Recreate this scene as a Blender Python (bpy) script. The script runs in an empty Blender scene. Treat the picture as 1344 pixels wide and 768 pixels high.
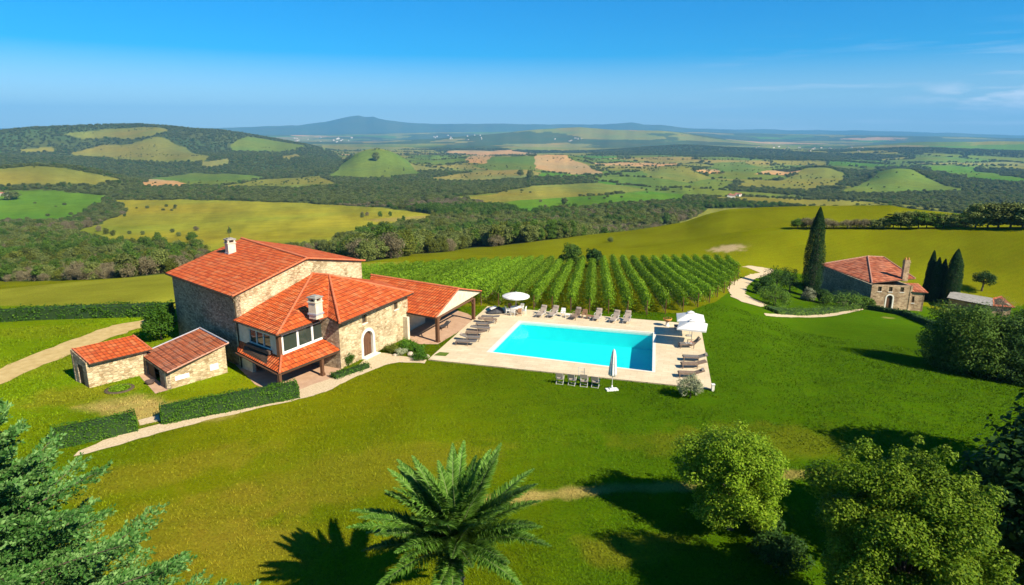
import bpy, bmesh, math, random
import numpy as np
from mathutils import Vector, Matrix

C = bpy.context.scene
COL = C.collection
RNG = np.random.default_rng(7)
random.seed(7)

# ------------------------------------------------------------------ camera, sky, sun, exposure
F_PX, CAM_H = 850.0, 20.0
PITCH = math.atan((384 - 172) / F_PX)
ROLL = 0.0045
_f = np.array([0, math.cos(PITCH), -math.sin(PITCH)])
_r0 = np.array([1.0, 0, 0]); _u0 = np.cross(_r0, _f)
_r = _r0 * math.cos(ROLL) + _u0 * math.sin(ROLL)
_u = -_r0 * math.sin(ROLL) + _u0 * math.cos(ROLL)
CAM = np.array([0, 0, CAM_H])

cd = bpy.data.cameras.new('camera'); cam = bpy.data.objects.new('camera', cd); COL.objects.link(cam)
cd.sensor_width = 36; cd.lens = 36 * F_PX / 1344
cd.clip_start = 0.5; cd.clip_end = 120000
M3 = Matrix(((_r[0], _u[0], -_f[0]), (_r[1], _u[1], -_f[1]), (_r[2], _u[2], -_f[2])))
cam.matrix_world = Matrix.Translation(Vector(CAM)) @ M3.to_4x4()
C.camera = cam

SUN_AZ = math.atan2(0.76, -0.65)          # compass angle from +Y towards +X of the sun
SUN_EL = math.radians(38.5)
W = bpy.data.worlds.new('World'); C.world = W; W.use_nodes = True
nt = W.node_tree; nt.nodes.clear()
wo = nt.nodes.new('ShaderNodeOutputWorld'); bg = nt.nodes.new('ShaderNodeBackground')
sky = nt.nodes.new('ShaderNodeTexSky'); sky.sky_type = 'NISHITA'; sky.sun_disc = False
sky.sun_elevation = SUN_EL; sky.sun_rotation = SUN_AZ
sky.altitude = 200; sky.air_density = 1.0; sky.dust_density = 0.15; sky.ozone_density = 4.5
bg.inputs['Strength'].default_value = 0.070
hs = nt.nodes.new('ShaderNodeHueSaturation'); hs.inputs['Saturation'].default_value = 1.42
tint = nt.nodes.new('ShaderNodeMix'); tint.data_type = 'RGBA'; tint.blend_type = 'MULTIPLY'; tint.inputs[0].default_value = 1; tint.inputs[7].default_value = (0.66, 0.84, 1.0, 1)
# thin cirrus, low on the right-hand side of the sky
tc = nt.nodes.new('ShaderNodeTexCoord')
mp = nt.nodes.new('ShaderNodeMapping'); mp.inputs['Scale'].default_value = (2.0, 2.0, 34.0)
nz = nt.nodes.new('ShaderNodeTexNoise'); nz.inputs['Scale'].default_value = 2.1; nz.inputs['Detail'].default_value = 7; nz.inputs['Roughness'].default_value = 0.62
cr = nt.nodes.new('ShaderNodeMapRange'); cr.inputs[1].default_value = 0.53; cr.inputs[2].default_value = 0.80
sx = nt.nodes.new('ShaderNodeSeparateXYZ')
mx = nt.nodes.new('ShaderNodeMapRange'); mx.interpolation_type = 'SMOOTHSTEP'; mx.inputs[1].default_value = 0.12; mx.inputs[2].default_value = 0.5
mz = nt.nodes.new('ShaderNodeMapRange'); mz.interpolation_type = 'SMOOTHSTEP'; mz.inputs[1].default_value = 0.15; mz.inputs[2].default_value = 0.03
m1 = nt.nodes.new('ShaderNodeMath'); m1.operation = 'MULTIPLY'; m2 = nt.nodes.new('ShaderNodeMath'); m2.operation = 'MULTIPLY'
m3 = nt.nodes.new('ShaderNodeMath'); m3.operation = 'MULTIPLY'; m3.inputs[1].default_value = 0.75
mix = nt.nodes.new('ShaderNodeMix'); mix.data_type = 'RGBA'; mix.inputs[7].default_value = (8.2, 8.4, 8.6, 1)
L = nt.links.new
L(tc.outputs['Generated'], mp.inputs[0]); L(mp.outputs[0], nz.inputs['Vector']); L(nz.outputs[0], cr.inputs[0])
L(tc.outputs['Generated'], sx.inputs[0]); L(sx.outputs[0], mx.inputs[0]); L(sx.outputs[2], mz.inputs[0])
L(cr.outputs[0], m1.inputs[0]); L(mx.outputs[0], m1.inputs[1]); L(m1.outputs[0], m2.inputs[0]); L(mz.outputs[0], m2.inputs[1]); mp2 = nt.nodes.new('ShaderNodeMapping'); mp2.inputs['Scale'].default_value = (9, 9, 46); nz2 = nt.nodes.new('ShaderNodeTexNoise'); nz2.inputs['Scale'].default_value = 1.6; nz2.inputs['Detail'].default_value = 6
c2 = nt.nodes.new('ShaderNodeMapRange'); c2.inputs[1].default_value = 0.46; c2.inputs[2].default_value = 0.60
x2 = nt.nodes.new('ShaderNodeMapRange'); x2.interpolation_type = 'SMOOTHSTEP'; x2.inputs[1].default_value = 0.47; x2.inputs[2].default_value = 0.57
z2 = nt.nodes.new('ShaderNodeMapRange'); z2.interpolation_type = 'SMOOTHSTEP'; z2.inputs[1].default_value = 0.068; z2.inputs[2].default_value = 0.045
z3 = nt.nodes.new('ShaderNodeMapRange'); z3.interpolation_type = 'SMOOTHSTEP'; z3.inputs[1].default_value = 0.018; z3.inputs[2].default_value = 0.034
L(tc.outputs['Generated'], mp2.inputs[0]); L(mp2.outputs[0], nz2.inputs['Vector']); L(nz2.outputs[0], c2.inputs[0]); L(sx.outputs[0], x2.inputs[0]); L(sx.outputs[2], z2.inputs[0]); L(sx.outputs[2], z3.inputs[0])
def wmul(a, b):
    k = nt.nodes.new('ShaderNodeMath'); k.operation = 'MULTIPLY'; L(a, k.inputs[0]); L(b, k.inputs[1]); return k.outputs[0]
puff = wmul(wmul(c2.outputs[0], x2.outputs[0]), wmul(z2.outputs[0], z3.outputs[0]))
mxx = nt.nodes.new('ShaderNodeMath'); mxx.operation = 'MAXIMUM'; L(m2.outputs[0], mxx.inputs[0]); L(puff, mxx.inputs[1]); L(mxx.outputs[0], m3.inputs[0])
zr_ = nt.nodes.new('ShaderNodeMapRange'); zr_.interpolation_type = 'SMOOTHSTEP'; zr_.inputs[1].default_value = 0.01; zr_.inputs[2].default_value = 0.17; zr_.inputs[3].default_value = 1.0; zr_.inputs[4].default_value = 1.72
L(sx.outputs[2], zr_.inputs[0]); L(zr_.outputs[0], hs.inputs['Saturation'])
L(sky.outputs[0], tint.inputs[6]); L(tint.outputs[2], hs.inputs['Color']); L(hs.outputs[0], mix.inputs[6]); L(m3.outputs[0], mix.inputs[0]); L(mix.outputs[2], bg.inputs[0]); L(bg.outputs[0], wo.inputs[0])

sl = bpy.data.lights.new('sun', 'SUN'); sl.energy = 4.6; sl.angle = math.radians(0.5); sl.color = (1.0, 0.92, 0.76)
so = bpy.data.objects.new('sun', sl); COL.objects.link(so)
SUNV = Vector((math.sin(SUN_AZ) * math.cos(SUN_EL), math.cos(SUN_AZ) * math.cos(SUN_EL), math.sin(SUN_EL)))
so.rotation_euler = SUNV.to_track_quat('Z', 'Y').to_euler(); so.location = (60, -60, 80)
vs = C.view_settings; vs.view_transform = 'Standard'; vs.look = 'None'; vs.gamma = 1; vs.exposure = 1.02; vs.use_curve_mapping = False
C.render.engine = 'CYCLES'
C.cycles.max_bounces = 6; C.cycles.transparent_max_bounces = 8; C.cycles.volume_bounces = 0
C.cycles.diffuse_bounces = 3; C.cycles.glossy_bounces = 2; C.cycles.transmission_bounces = 2

# ------------------------------------------------------------------ helpers
def ray(px, py):
    return _f + _r * ((px - 672) / F_PX) + _u * ((384 - py) / F_PX)

def at(px, py, z=0.0):
    """world point seen at this place of the photograph, lying at height z"""
    d = ray(px, py); t = (z - CAM_H) / d[2]
    return CAM + d * t

def tag(o, label=None, cat=None, group=None, kind=None):
    if label: o['label'] = label
    if cat: o['category'] = cat
    if group: o['group'] = group
    if kind: o['kind'] = kind
    return o

def empty(name, loc, label=None, cat=None, group=None, rz=0):
    o = bpy.data.objects.new(name, None); COL.objects.link(o)
    o.location = Vector(loc); o.rotation_euler = (0, 0, rz); o.empty_display_size = 0.3
    return tag(o, label, cat, group)

def link(name, me, parent=None, loc=(0, 0, 0)):
    o = bpy.data.objects.new(name, me); COL.objects.link(o); o.location = Vector(loc)
    if parent: o.parent = parent
    return o

def copy_tree(o, parent=None):
    c = o.copy(); COL.objects.link(c)
    if parent is not None: c.parent = parent
    for ch in [k for k in o.children]:
        copy_tree(ch, c)
    return c

def fastmesh(name, V, Q, mats, smooth=False, mat_idx=None):
    """mesh from numpy arrays: V (n,3), Q (m,k) all faces with k corners"""
    me = bpy.data.meshes.new(name)
    V = np.asarray(V, dtype=np.float32); Q = np.asarray(Q, dtype=np.int32)
    me.vertices.add(len(V)); me.vertices.foreach_set('co', V.ravel())
    k = Q.shape[1]
    me.loops.add(Q.size); me.loops.foreach_set('vertex_index', Q.ravel())
    me.polygons.add(len(Q))
    me.polygons.foreach_set('loop_start', np.arange(0, Q.size, k, dtype=np.int32))
    me.polygons.foreach_set('loop_total', np.full(len(Q), k, dtype=np.int32))
    if smooth: me.polygons.foreach_set('use_smooth', np.ones(len(Q), dtype=bool))
    if mat_idx is not None: me.polygons.foreach_set('material_index', np.asarray(mat_idx, dtype=np.int32))
    for m in mats: me.materials.append(m)
    me.update(calc_edges=True); me.validate()
    return me

class MB:
    """collects faces, builds ONE mesh object"""
    def __init__(s): s.v = []; s.f = []; s.mi = []; s.sm = []
    def add(s, vs_, fs, mi=0, smooth=False):
        b = len(s.v); s.v += [tuple(float(c) for c in p) for p in vs_]
        for q in fs: s.f.append(tuple(b + i for i in q)); s.mi.append(mi); s.sm.append(smooth)
    def box(s, c, size, rz=0.0, mi=0, tilt=None):
        hx, hy, hz = [k / 2 for k in size]
        M = Matrix.Rotation(rz, 3, 'Z')
        if tilt: M = M @ Matrix.Rotation(tilt[1], 3, tilt[0])
        P = [Vector(c) + M @ Vector((x, y, z)) for z in (-hz, hz) for x, y in ((-hx, -hy), (hx, -hy), (hx, hy), (-hx, hy))]
        s.add(P, [(3, 2, 1, 0), (4, 5, 6, 7), (0, 1, 5, 4), (1, 2, 6, 5), (2, 3, 7, 6), (3, 0, 4, 7)], mi)
    def prism(s, poly, z0, z1, mi=0):
        """vertical prism over a plan polygon (counter-clockwise); z0/z1 numbers or per-corner lists"""
        n = len(poly); zz0 = z0 if hasattr(z0, '__len__') else [z0] * n; zz1 = z1 if hasattr(z1, '__len__') else [z1] * n
        P = [(poly[i][0], poly[i][1], zz0[i]) for i in range(n)] + [(poly[i][0], poly[i][1], zz1[i]) for i in range(n)]
        s.add(P, [tuple(range(n))[::-1], tuple(range(n, 2 * n))] + [(i, (i + 1) % n, n + (i + 1) % n, n + i) for i in range(n)], mi)
    def tube(s, pts, rad, n=8, mi=0, cap=True):
        pts = [Vector(p) for p in pts]
        rad = rad if hasattr(rad, '__len__') else [rad] * len(pts)
        P = []
        for i, p in enumerate(pts):
            d = (pts[min(i + 1, len(pts) - 1)] - pts[max(i - 1, 0)]).normalized()
            a = d.cross(Vector((0, 0, 1)) if abs(d.z) < 0.95 else Vector((1, 0, 0))).normalized(); b = d.cross(a)
            for k in range(n):
                t = 2 * math.pi * k / n; P.append(p + (a * math.cos(t) + b * math.sin(t)) * rad[i])
        fs = [(i * n + k, i * n + (k + 1) % n, (i + 1) * n + (k + 1) % n, (i + 1) * n + k) for i in range(len(pts) - 1) for k in range(n)]
        s.add(P, fs, mi, True)
        if cap:
            s.add(P[:n], [tuple(range(n))], mi); s.add(P[-n:], [tuple(range(n))[::-1]], mi)
    def lathe(s, prof, n=20, c=(0, 0, 0), mi=0):
        P = [(c[0] + r * math.cos(2 * math.pi * k / n), c[1] + r * math.sin(2 * math.pi * k / n), c[2] + z) for r, z in prof for k in range(n)]
        fs = [(i * n + k, i * n + (k + 1) % n, (i + 1) * n + (k + 1) % n, (i + 1) * n + k) for i in range(len(prof) - 1) for k in range(n)]
        s.add(P, fs, mi, True)
    def build(s, name, mats, parent=None, loc=(0, 0, 0), origin=None):
        me = bpy.data.meshes.new(name)
        v = s.v if origin is None else [(a - origin[0], b - origin[1], c - origin[2]) for a, b, c in s.v]
        me.from_pydata(v, [], s.f)
        mats = mats if isinstance(mats, (list, tuple)) else [mats]
        for m in mats: me.materials.append(m)
        me.polygons.foreach_set('material_index', s.mi); me.polygons.foreach_set('use_smooth', s.sm)
        me.update()
        bm = bmesh.new(); bm.from_mesh(me); bmesh.ops.recalc_face_normals(bm, faces=bm.faces); bm.to_mesh(me); bm.free()
        return link(name, me, parent, loc)

# ------------------------------------------------------------------ materials
def new_mat(name):
    m = bpy.data.materials.new(name); m.use_nodes = True; n = m.node_tree.nodes; n.clear()
    o = n.new('ShaderNodeOutputMaterial'); b = n.new('ShaderNodeBsdfPrincipled'); m.node_tree.links.new(b.outputs[0], o.inputs[0])
    return m, n, m.node_tree.links.new, b, o

def rgb(c): return (c[0], c[1], c[2], 1)

def ramp(n, stops):
    r = n.new('ShaderNodeValToRGB'); e = r.color_ramp.elements
    e[0].position, e[0].color = stops[0][0], rgb(stops[0][1]); e[1].position, e[1].color = stops[-1][0], rgb(stops[-1][1])
    for p, c in stops[1:-1]:
        k = e.new(p); k.color = rgb(c)
    return r

def noisy(name, c1, c2, scale=4, rough=0.8, bump=0.0, detail=5, spec=0.2, c3=None, coord='Object', stretch=None, metal=0):
    m, n, l, b, o = new_mat(name)
    t = n.new('ShaderNodeTexCoord'); z = n.new('ShaderNodeTexNoise'); z.inputs['Scale'].default_value = scale; z.inputs['Detail'].default_value = detail; z.inputs['Roughness'].default_value = 0.65
    src = t.outputs[coord]
    if stretch:
        mpn = n.new('ShaderNodeMapping'); mpn.inputs['Scale'].default_value = stretch; l(src, mpn.inputs[0]); src = mpn.outputs[0]
    l(src, z.inputs['Vector'])
    r = ramp(n, [(0.3, c1), (0.5, c3), (0.7, c2)] if c3 else [(0.3, c1), (0.7, c2)])
    l(z.outputs[0], r.inputs[0]); l(r.outputs[0], b.inputs['Base Color'])
    b.inputs['Roughness'].default_value = rough; b.inputs['Specular IOR Level'].default_value = spec; b.inputs['Metallic'].default_value = metal
    if bump:
        bp = n.new('ShaderNodeBump'); bp.inputs['Strength'].default_value = bump; bp.inputs['Distance'].default_value = 0.03; l(z.outputs[0], bp.inputs['Height']); l(bp.outputs[0], b.inputs['Normal'])
    return m

def foliage(name, cols, trans=0.25, rough=0.6):
    """leaf material: colour varies leaf by leaf and gently in clumps"""
    m, n, l, b, o = new_mat(name)
    g = n.new('ShaderNodeNewGeometry'); t = n.new('ShaderNodeTexCoord'); z = n.new('ShaderNodeTexNoise'); z.inputs['Scale'].default_value = 0.9; z.inputs['Detail'].default_value = 3
    l(t.outputs['Object'], z.inputs['Vector'])
    a = n.new('ShaderNodeMath'); a.operation = 'MULTIPLY_ADD'; a.inputs[1].default_value = 0.55; l(g.outputs['Random Per Island'], a.inputs[0])
    s = n.new('ShaderNodeMath'); s.operation = 'MULTIPLY'; s.inputs[1].default_value = 0.5; l(z.outputs[0], s.inputs[0]); l(s.outputs[0], a.inputs[2])
    r = ramp(n, [(0.15, cols[0]), (0.5, cols[1]), (0.88, cols[2])]); l(a.outputs[0], r.inputs[0])
    oi = n.new('ShaderNodeObjectInfo'); hv = n.new('ShaderNodeHueSaturation')
    mr = n.new('ShaderNodeMapRange'); mr.inputs[3].default_value = 0.75; mr.inputs[4].default_value = 1.25; l(oi.outputs['Random'], mr.inputs[0]); l(mr.outputs[0], hv.inputs['Value'])
    l(r.outputs[0], hv.inputs['Color'])
    l(hv.outputs[0], b.inputs['Base Color']); b.inputs['Roughness'].default_value = rough; b.inputs['Specular IOR Level'].default_value = 0.10
    tr = n.new('ShaderNodeBsdfTranslucent'); l(hv.outputs[0], tr.inputs[0])
    mxs = n.new('ShaderNodeMixShader'); mxs.inputs[0].default_value = trans; l(b.outputs[0], mxs.inputs[1]); l(tr.outputs[0], mxs.inputs[2]); l(mxs.outputs[0], o.inputs[0])
    return m

def stone(name, stones, mortar, scale=3.2, bump=0.6, patch=None):
    """coursed rubble: voronoi stones squashed along z, each with its own colour"""
    m, n, l, b, o = new_mat(name)
    t = n.new('ShaderNodeTexCoord'); mpn = n.new('ShaderNodeMapping'); mpn.inputs['Scale'].default_value = (1, 1, 1.9); l(t.outputs['Object'], mpn.inputs[0])
    dn = n.new('ShaderNodeTexNoise'); dn.inputs['Scale'].default_value = 2.5; l(mpn.outputs[0], dn.inputs['Vector'])
    mi = n.new('ShaderNodeMix'); mi.data_type = 'RGBA'; mi.blend_type = 'LINEAR_LIGHT'; mi.inputs[0].default_value = 0.08; l(mpn.outputs[0], mi.inputs[6]); l(dn.outputs['Color'], mi.inputs[7])
    v = n.new('ShaderNodeTexVoronoi'); v.inputs['Scale'].default_value = scale; l(mi.outputs[2], v.inputs['Vector'])
    ve = n.new('ShaderNodeTexVoronoi'); ve.feature = 'DISTANCE_TO_EDGE'; ve.inputs['Scale'].default_value = scale; l(mi.outputs[2], ve.inputs['Vector'])
    sp = n.new('ShaderNodeSeparateColor'); l(v.outputs['Color'], sp.inputs[0])
    r = ramp(n, [(i / (len(stones) - 1), c) for i, c in enumerate(stones)]); l(sp.outputs[0], r.inputs[0])
    big = n.new('ShaderNodeTexNoise'); big.inputs['Scale'].default_value = 0.7; big.inputs['Detail'].default_value = 6; l(t.outputs['Object'], big.inputs['Vector'])
    mr = n.new('ShaderNodeMapRange'); mr.inputs[1].default_value = 0.0; mr.inputs[2].default_value = 0.07; l(ve.outputs['Distance'], mr.inputs[0])
    mm = n.new('ShaderNodeMix'); mm.data_type = 'RGBA'; mm.inputs[6].default_value = rgb(mortar); l(mr.outputs[0], mm.inputs[0]); l(r.outputs[0], mm.inputs[7])
    src = mm.outputs[2]
    if patch:                                   # washed plaster over part of the stones
        pr = n.new('ShaderNodeMapRange'); pr.inputs[1].default_value = 0.48; pr.inputs[2].default_value = 0.60; l(big.outputs[0], pr.inputs[0])
        pf = n.new('ShaderNodeMath'); pf.operation = 'MULTIPLY'; pf.inputs[1].default_value = 0.40; l(pr.outputs[0], pf.inputs[0])
        pm = n.new('ShaderNodeMix'); pm.data_type = 'RGBA'; pm.inputs[7].default_value = rgb(patch); l(pf.outputs[0], pm.inputs[0]); l(src, pm.inputs[6]); src = pm.outputs[2]
    hv = n.new('ShaderNodeHueSaturation'); vr = n.new('ShaderNodeMapRange'); vr.inputs[1].default_value = 0.25; vr.inputs[2].default_value = 0.75; vr.inputs[3].default_value = 0.72; vr.inputs[4].default_value = 1.25
    l(big.outputs[0], vr.inputs[0]); l(vr.outputs[0], hv.inputs['Value']); l(src, hv.inputs['Color']); l(hv.outputs[0], b.inputs['Base Color'])
    b.inputs['Roughness'].default_value = 0.9; b.inputs['Specular IOR Level'].default_value = 0.15
    bp = n.new('ShaderNodeBump'); bp.inputs['Strength'].default_value = bump; bp.inputs['Distance'].default_value = 0.05; l(mr.outputs[0], bp.inputs['Height']); l(bp.outputs[0], b.inputs['Normal'])
    return m

def tiles(name, cols, worn, pitch=0.34, course=0.50, wear=0.5):
    """pan tiles from the UV map (u along the eave, v up the slope, metres)"""
    m, n, l, b, o = new_mat(name)
    t = n.new('ShaderNodeUVMap'); s = n.new('ShaderNodeSeparateXYZ'); l(t.outputs[0], s.inputs[0])
    def M(op, a, bb=None, c=None):
        k = n.new('ShaderNodeMath'); k.operation = op
        for i, x in enumerate((a, bb, c)):
            if x is None: continue
            if isinstance(x, (int, float)): k.inputs[i].default_value = x
            else: l(x, k.inputs[i])
        return k.outputs[0]
    wob = n.new('ShaderNodeTexNoise'); wob.inputs['Scale'].default_value = 1.1; l(t.outputs[0], wob.inputs['Vector'])
    wv = M('MULTIPLY_ADD', wob.outputs[0], 0.22, s.outputs[1])
    u = M('DIVIDE', s.outputs[0], pitch); v = M('DIVIDE', wv, course)
    fu = M('FRACT', u); fv = M('FRACT', v); iu = M('FLOOR', u); iv = M('FLOOR', v)
    round_ = M('SINE', M('MULTIPLY', fu, math.pi))                 # half-round tile section
    hgt = M('MULTIPLY_ADD', M('SUBTRACT', 1.0, fv), 0.45, round_)  # each course laps the one below
    cb = n.new('ShaderNodeCombineXYZ'); l(iu, cb.inputs[0]); l(iv, cb.inputs[1])
    wn = n.new('ShaderNodeTexWhiteNoise'); wn.noise_dimensions = '2D'; l(cb.outputs[0], wn.inputs['Vector'])
    r = ramp(n, [(0.0, cols[0]), (0.35, cols[1]), (0.75, cols[2]), (1.0, cols[3])]); l(wn.outputs[0], r.inputs[0])
    big = n.new('ShaderNodeTexNoise'); big.inputs['Scale'].default_value = 0.55; big.inputs['Detail'].default_value = 6; big.inputs['Roughness'].default_value = 0.65; l(t.outputs[0], big.inputs['Vector'])
    wr = n.new('ShaderNodeMapRange'); wr.inputs[1].default_value = 0.5; wr.inputs[2].default_value = 0.75; wr.inputs[4].default_value = wear; l(big.outputs[0], wr.inputs[0])
    mx_ = n.new('ShaderNodeMix'); mx_.data_type = 'RGBA'; mx_.inputs[7].default_value = rgb(worn); l(wr.outputs[0], mx_.inputs[0]); l(r.outputs[0], mx_.inputs[6])
    # darker in the pans between the tiles and along each course line
    gap = n.new('ShaderNodeMapRange'); gap.inputs[1].default_value = 0.0; gap.inputs[2].default_value = 0.35; gap.inputs[3].default_value = 0.45; l(round_, gap.inputs[0])
    lap = n.new('ShaderNodeMapRange'); lap.inputs[1].default_value = 0.0; lap.inputs[2].default_value = 0.30; lap.inputs[3].default_value = 0.30; l(fv, lap.inputs[0])
    g2 = M('MULTIPLY', gap.outputs[0], lap.outputs[0])
    hv = n.new('ShaderNodeHueSaturation'); l(g2, hv.inputs['Value']); l(mx_.outputs[2], hv.inputs['Color']); l(hv.outputs[0], b.inputs['Base Color'])
    b.inputs['Roughness'].default_value = 0.85; b.inputs['Specular IOR Level'].default_value = 0.2
    bp = n.new('ShaderNodeBump'); bp.inputs['Strength'].default_value = 0.9; bp.inputs['Distance'].default_value = 0.07; l(hgt, bp.inputs['Height']); l(bp.outputs[0], b.inputs['Normal'])
    return m

MT = {}
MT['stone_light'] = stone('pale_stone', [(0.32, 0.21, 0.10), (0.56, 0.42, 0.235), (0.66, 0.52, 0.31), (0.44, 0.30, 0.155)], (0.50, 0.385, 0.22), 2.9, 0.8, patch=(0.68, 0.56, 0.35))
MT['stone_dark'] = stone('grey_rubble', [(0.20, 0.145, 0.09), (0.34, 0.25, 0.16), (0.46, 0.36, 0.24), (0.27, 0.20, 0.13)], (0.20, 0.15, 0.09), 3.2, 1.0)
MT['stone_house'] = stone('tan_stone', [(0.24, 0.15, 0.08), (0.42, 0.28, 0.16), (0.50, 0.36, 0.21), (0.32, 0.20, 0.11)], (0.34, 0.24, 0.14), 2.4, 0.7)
MT['plaster'] = noisy('plaster', (0.55, 0.45, 0.30), (0.72, 0.62, 0.46), 2.2, 0.9, 0.2)
MT['white'] = noisy('white_paint', (0.70, 0.67, 0.60), (0.80, 0.78, 0.72), 3, 0.5, 0)
MT['limewash'] = noisy('limewash', (0.66, 0.60, 0.48), (0.80, 0.75, 0.64), 3, 0.85, 0.15)
MT['wood'] = noisy('brown_timber', (0.085, 0.038, 0.018), (0.17, 0.08, 0.04), 5, 0.75, 0.3, stretch=(3, 3, 0.4))
MT['dark_wood'] = noisy('dark_timber', (0.035, 0.022, 0.014), (0.08, 0.05, 0.03), 5, 0.8, 0.2)
MT['tile'] = tiles('red_pan_tiles', [(0.42, 0.066, 0.014), (0.54, 0.090, 0.016), (0.59, 0.112, 0.022), (0.60, 0.165, 0.05)], (0.50, 0.19, 0.08), wear=0.6)
MT['tile_old'] = tiles('weathered_tiles', [(0.26, 0.07, 0.028), (0.38, 0.095, 0.034), (0.44, 0.13, 0.05), (0.32, 0.12, 0.065)], (0.33, 0.18, 0.11), wear=0.7)
MT['tile_pink'] = tiles('faded_tiles', [(0.24, 0.06, 0.024), (0.40, 0.105, 0.042), (0.50, 0.165, 0.075), (0.34, 0.12, 0.065)], (0.46, 0.22, 0.12), pitch=0.5, course=0.75, wear=0.6)
MT['tile_cap'] = noisy('ridge_tiles', (0.46, 0.10, 0.035), (0.60, 0.20, 0.09), 4, 0.85, 0.4)
MT['tile_cap_pink'] = noisy('faded_ridge_tiles', (0.40, 0.17, 0.10), (0.52, 0.30, 0.21), 4, 0.85, 0.4)
MT['lead'] = noisy('lead_flashing', (0.30, 0.29, 0.31), (0.42, 0.40, 0.42), 5, 0.5, 0)
MT['slab'] = noisy('grey_slabs', (0.22, 0.20, 0.17), (0.40, 0.37, 0.31), 2.5, 0.9, 0.4)
def glass_mat():
    m, n, l, b, o = new_mat('window_glass'); b.inputs['Base Color'].default_value = (0.035, 0.045, 0.035, 1); b.inputs['Roughness'].default_value = 0.06; b.inputs['Specular IOR Level'].default_value = 0.55
    return m
MT['glass'] = glass_mat()
MT['paving'] = None
MT['terracotta'] = noisy('terracotta_floor', (0.42, 0.25, 0.15), (0.54, 0.35, 0.22), 1.6, 0.85, 0.1)
MT['pot'] = noisy('terracotta_pot', (0.50, 0.20, 0.05), (0.62, 0.30, 0.09), 6, 0.8, 0.1)
MT['gravel'] = noisy('gravel', (0.42, 0.30, 0.16), (0.66, 0.52, 0.33), 7, 0.95, 0.5, detail=9, c3=(0.56, 0.43, 0.26))
MT['dirt'] = noisy('dirt_road', (0.40, 0.27, 0.09), (0.56, 0.41, 0.175), 1.4, 0.95, 0.4, detail=9)
MT['bark'] = noisy('bark', (0.07, 0.05, 0.035), (0.16, 0.12, 0.085), 6, 0.9, 0.6, stretch=(2, 2, 0.4))
MT['canvas'] = noisy('white_canvas', (0.60, 0.575, 0.52), (0.68, 0.655, 0.60), 3, 0.8, 0.05)
MT['sling'] = noisy('grey_sling', (0.13, 0.11, 0.095), (0.21, 0.185, 0.16), 9, 0.85, 0.1)
MT['taupe'] = noisy('taupe_canvas', (0.30, 0.235, 0.175), (0.40, 0.32, 0.25), 9, 0.85, 0.1)
MT['silver'] = noisy('silvered_frame', (0.44, 0.41, 0.36), (0.58, 0.55, 0.5), 6, 0.6, 0)
MT['teak'] = noisy('weathered_teak', (0.16, 0.105, 0.07), (0.27, 0.19, 0.13), 7, 0.8, 0.1)
MT['rattan'] = noisy('brown_rattan', (0.20, 0.10, 0.05), (0.34, 0.19, 0.10), 14, 0.8, 0.3)
MT['towel'] = noisy('red_towel', (0.36, 0.10, 0.09), (0.52, 0.26, 0.22), 8, 0.95, 0.1)
MT['pale_towel'] = noisy('pale_towel', (0.55, 0.52, 0.5), (0.7, 0.68, 0.66), 8, 0.95, 0.1)
MT['tarp'] = noisy('dark_cover', (0.03, 0.03, 0.033), (0.08, 0.08, 0.085), 3, 0.7, 0.3)
MT['rock'] = noisy('pale_rock', (0.38, 0.30, 0.20), (0.6, 0.5, 0.36), 4, 0.9, 0.6)
MT['rust'] = noisy('rusty_iron', (0.05, 0.035, 0.03), (0.12, 0.08, 0.06), 8, 0.8, 0.1)

def deck_mat():
    m, n, l, b, o = new_mat('travertine_paving')
    t = n.new('ShaderNodeTexCoord'); mpn = n.new('ShaderNodeMapping'); mpn.inputs['Rotation'].default_value = (0, 0, math.radians(16)); l(t.outputs['Object'], mpn.inputs[0])
    br = n.new('ShaderNodeTexBrick'); br.inputs['Scale'].default_value = 1.0; br.inputs['Brick Width'].default_value = 1.0; br.inputs['Row Height'].default_value = 0.5; br.inputs['Mortar Size'].default_value = 0.012
    br.inputs['Color1'].default_value = (0.61, 0.48, 0.295, 1); br.inputs['Color2'].default_value = (0.67, 0.54, 0.345, 1); br.inputs['Mortar'].default_value = (0.47, 0.36, 0.215, 1); l(mpn.outputs[0], br.inputs['Vector'])
    z = n.new('ShaderNodeTexNoise'); z.inputs['Scale'].default_value = 0.5; z.inputs['Detail'].default_value = 8; z.inputs['Roughness'].default_value = 0.7; l(t.outputs['Object'], z.inputs['Vector'])
    r = n.new('ShaderNodeMapRange'); r.inputs[1].default_value = 0.25; r.inputs[2].default_value = 0.75; r.inputs[3].default_value = 0.84; r.inputs[4].default_value = 1.13; l(z.outputs[0], r.inputs[0])
    hv = n.new('ShaderNodeHueSaturation'); l(r.outputs[0], hv.inputs['Value']); l(br.outputs[0], hv.inputs['Color']); l(hv.outputs[0], b.inputs['Base Color']); b.inputs['Roughness'].default_value = 0.8; b.inputs['Specular IOR Level'].default_value = 0.25
    return m
MT['deck'] = deck_mat()
MT['pool_plaster'] = noisy('cyan_pool_plaster', (0.015, 0.66, 0.62), (0.022, 0.72, 0.66), 1.5, 0.6, 0)
MT['coping'] = noisy('pale_coping', (0.68, 0.62, 0.50), (0.76, 0.70, 0.58), 3, 0.7, 0.05)
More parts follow.
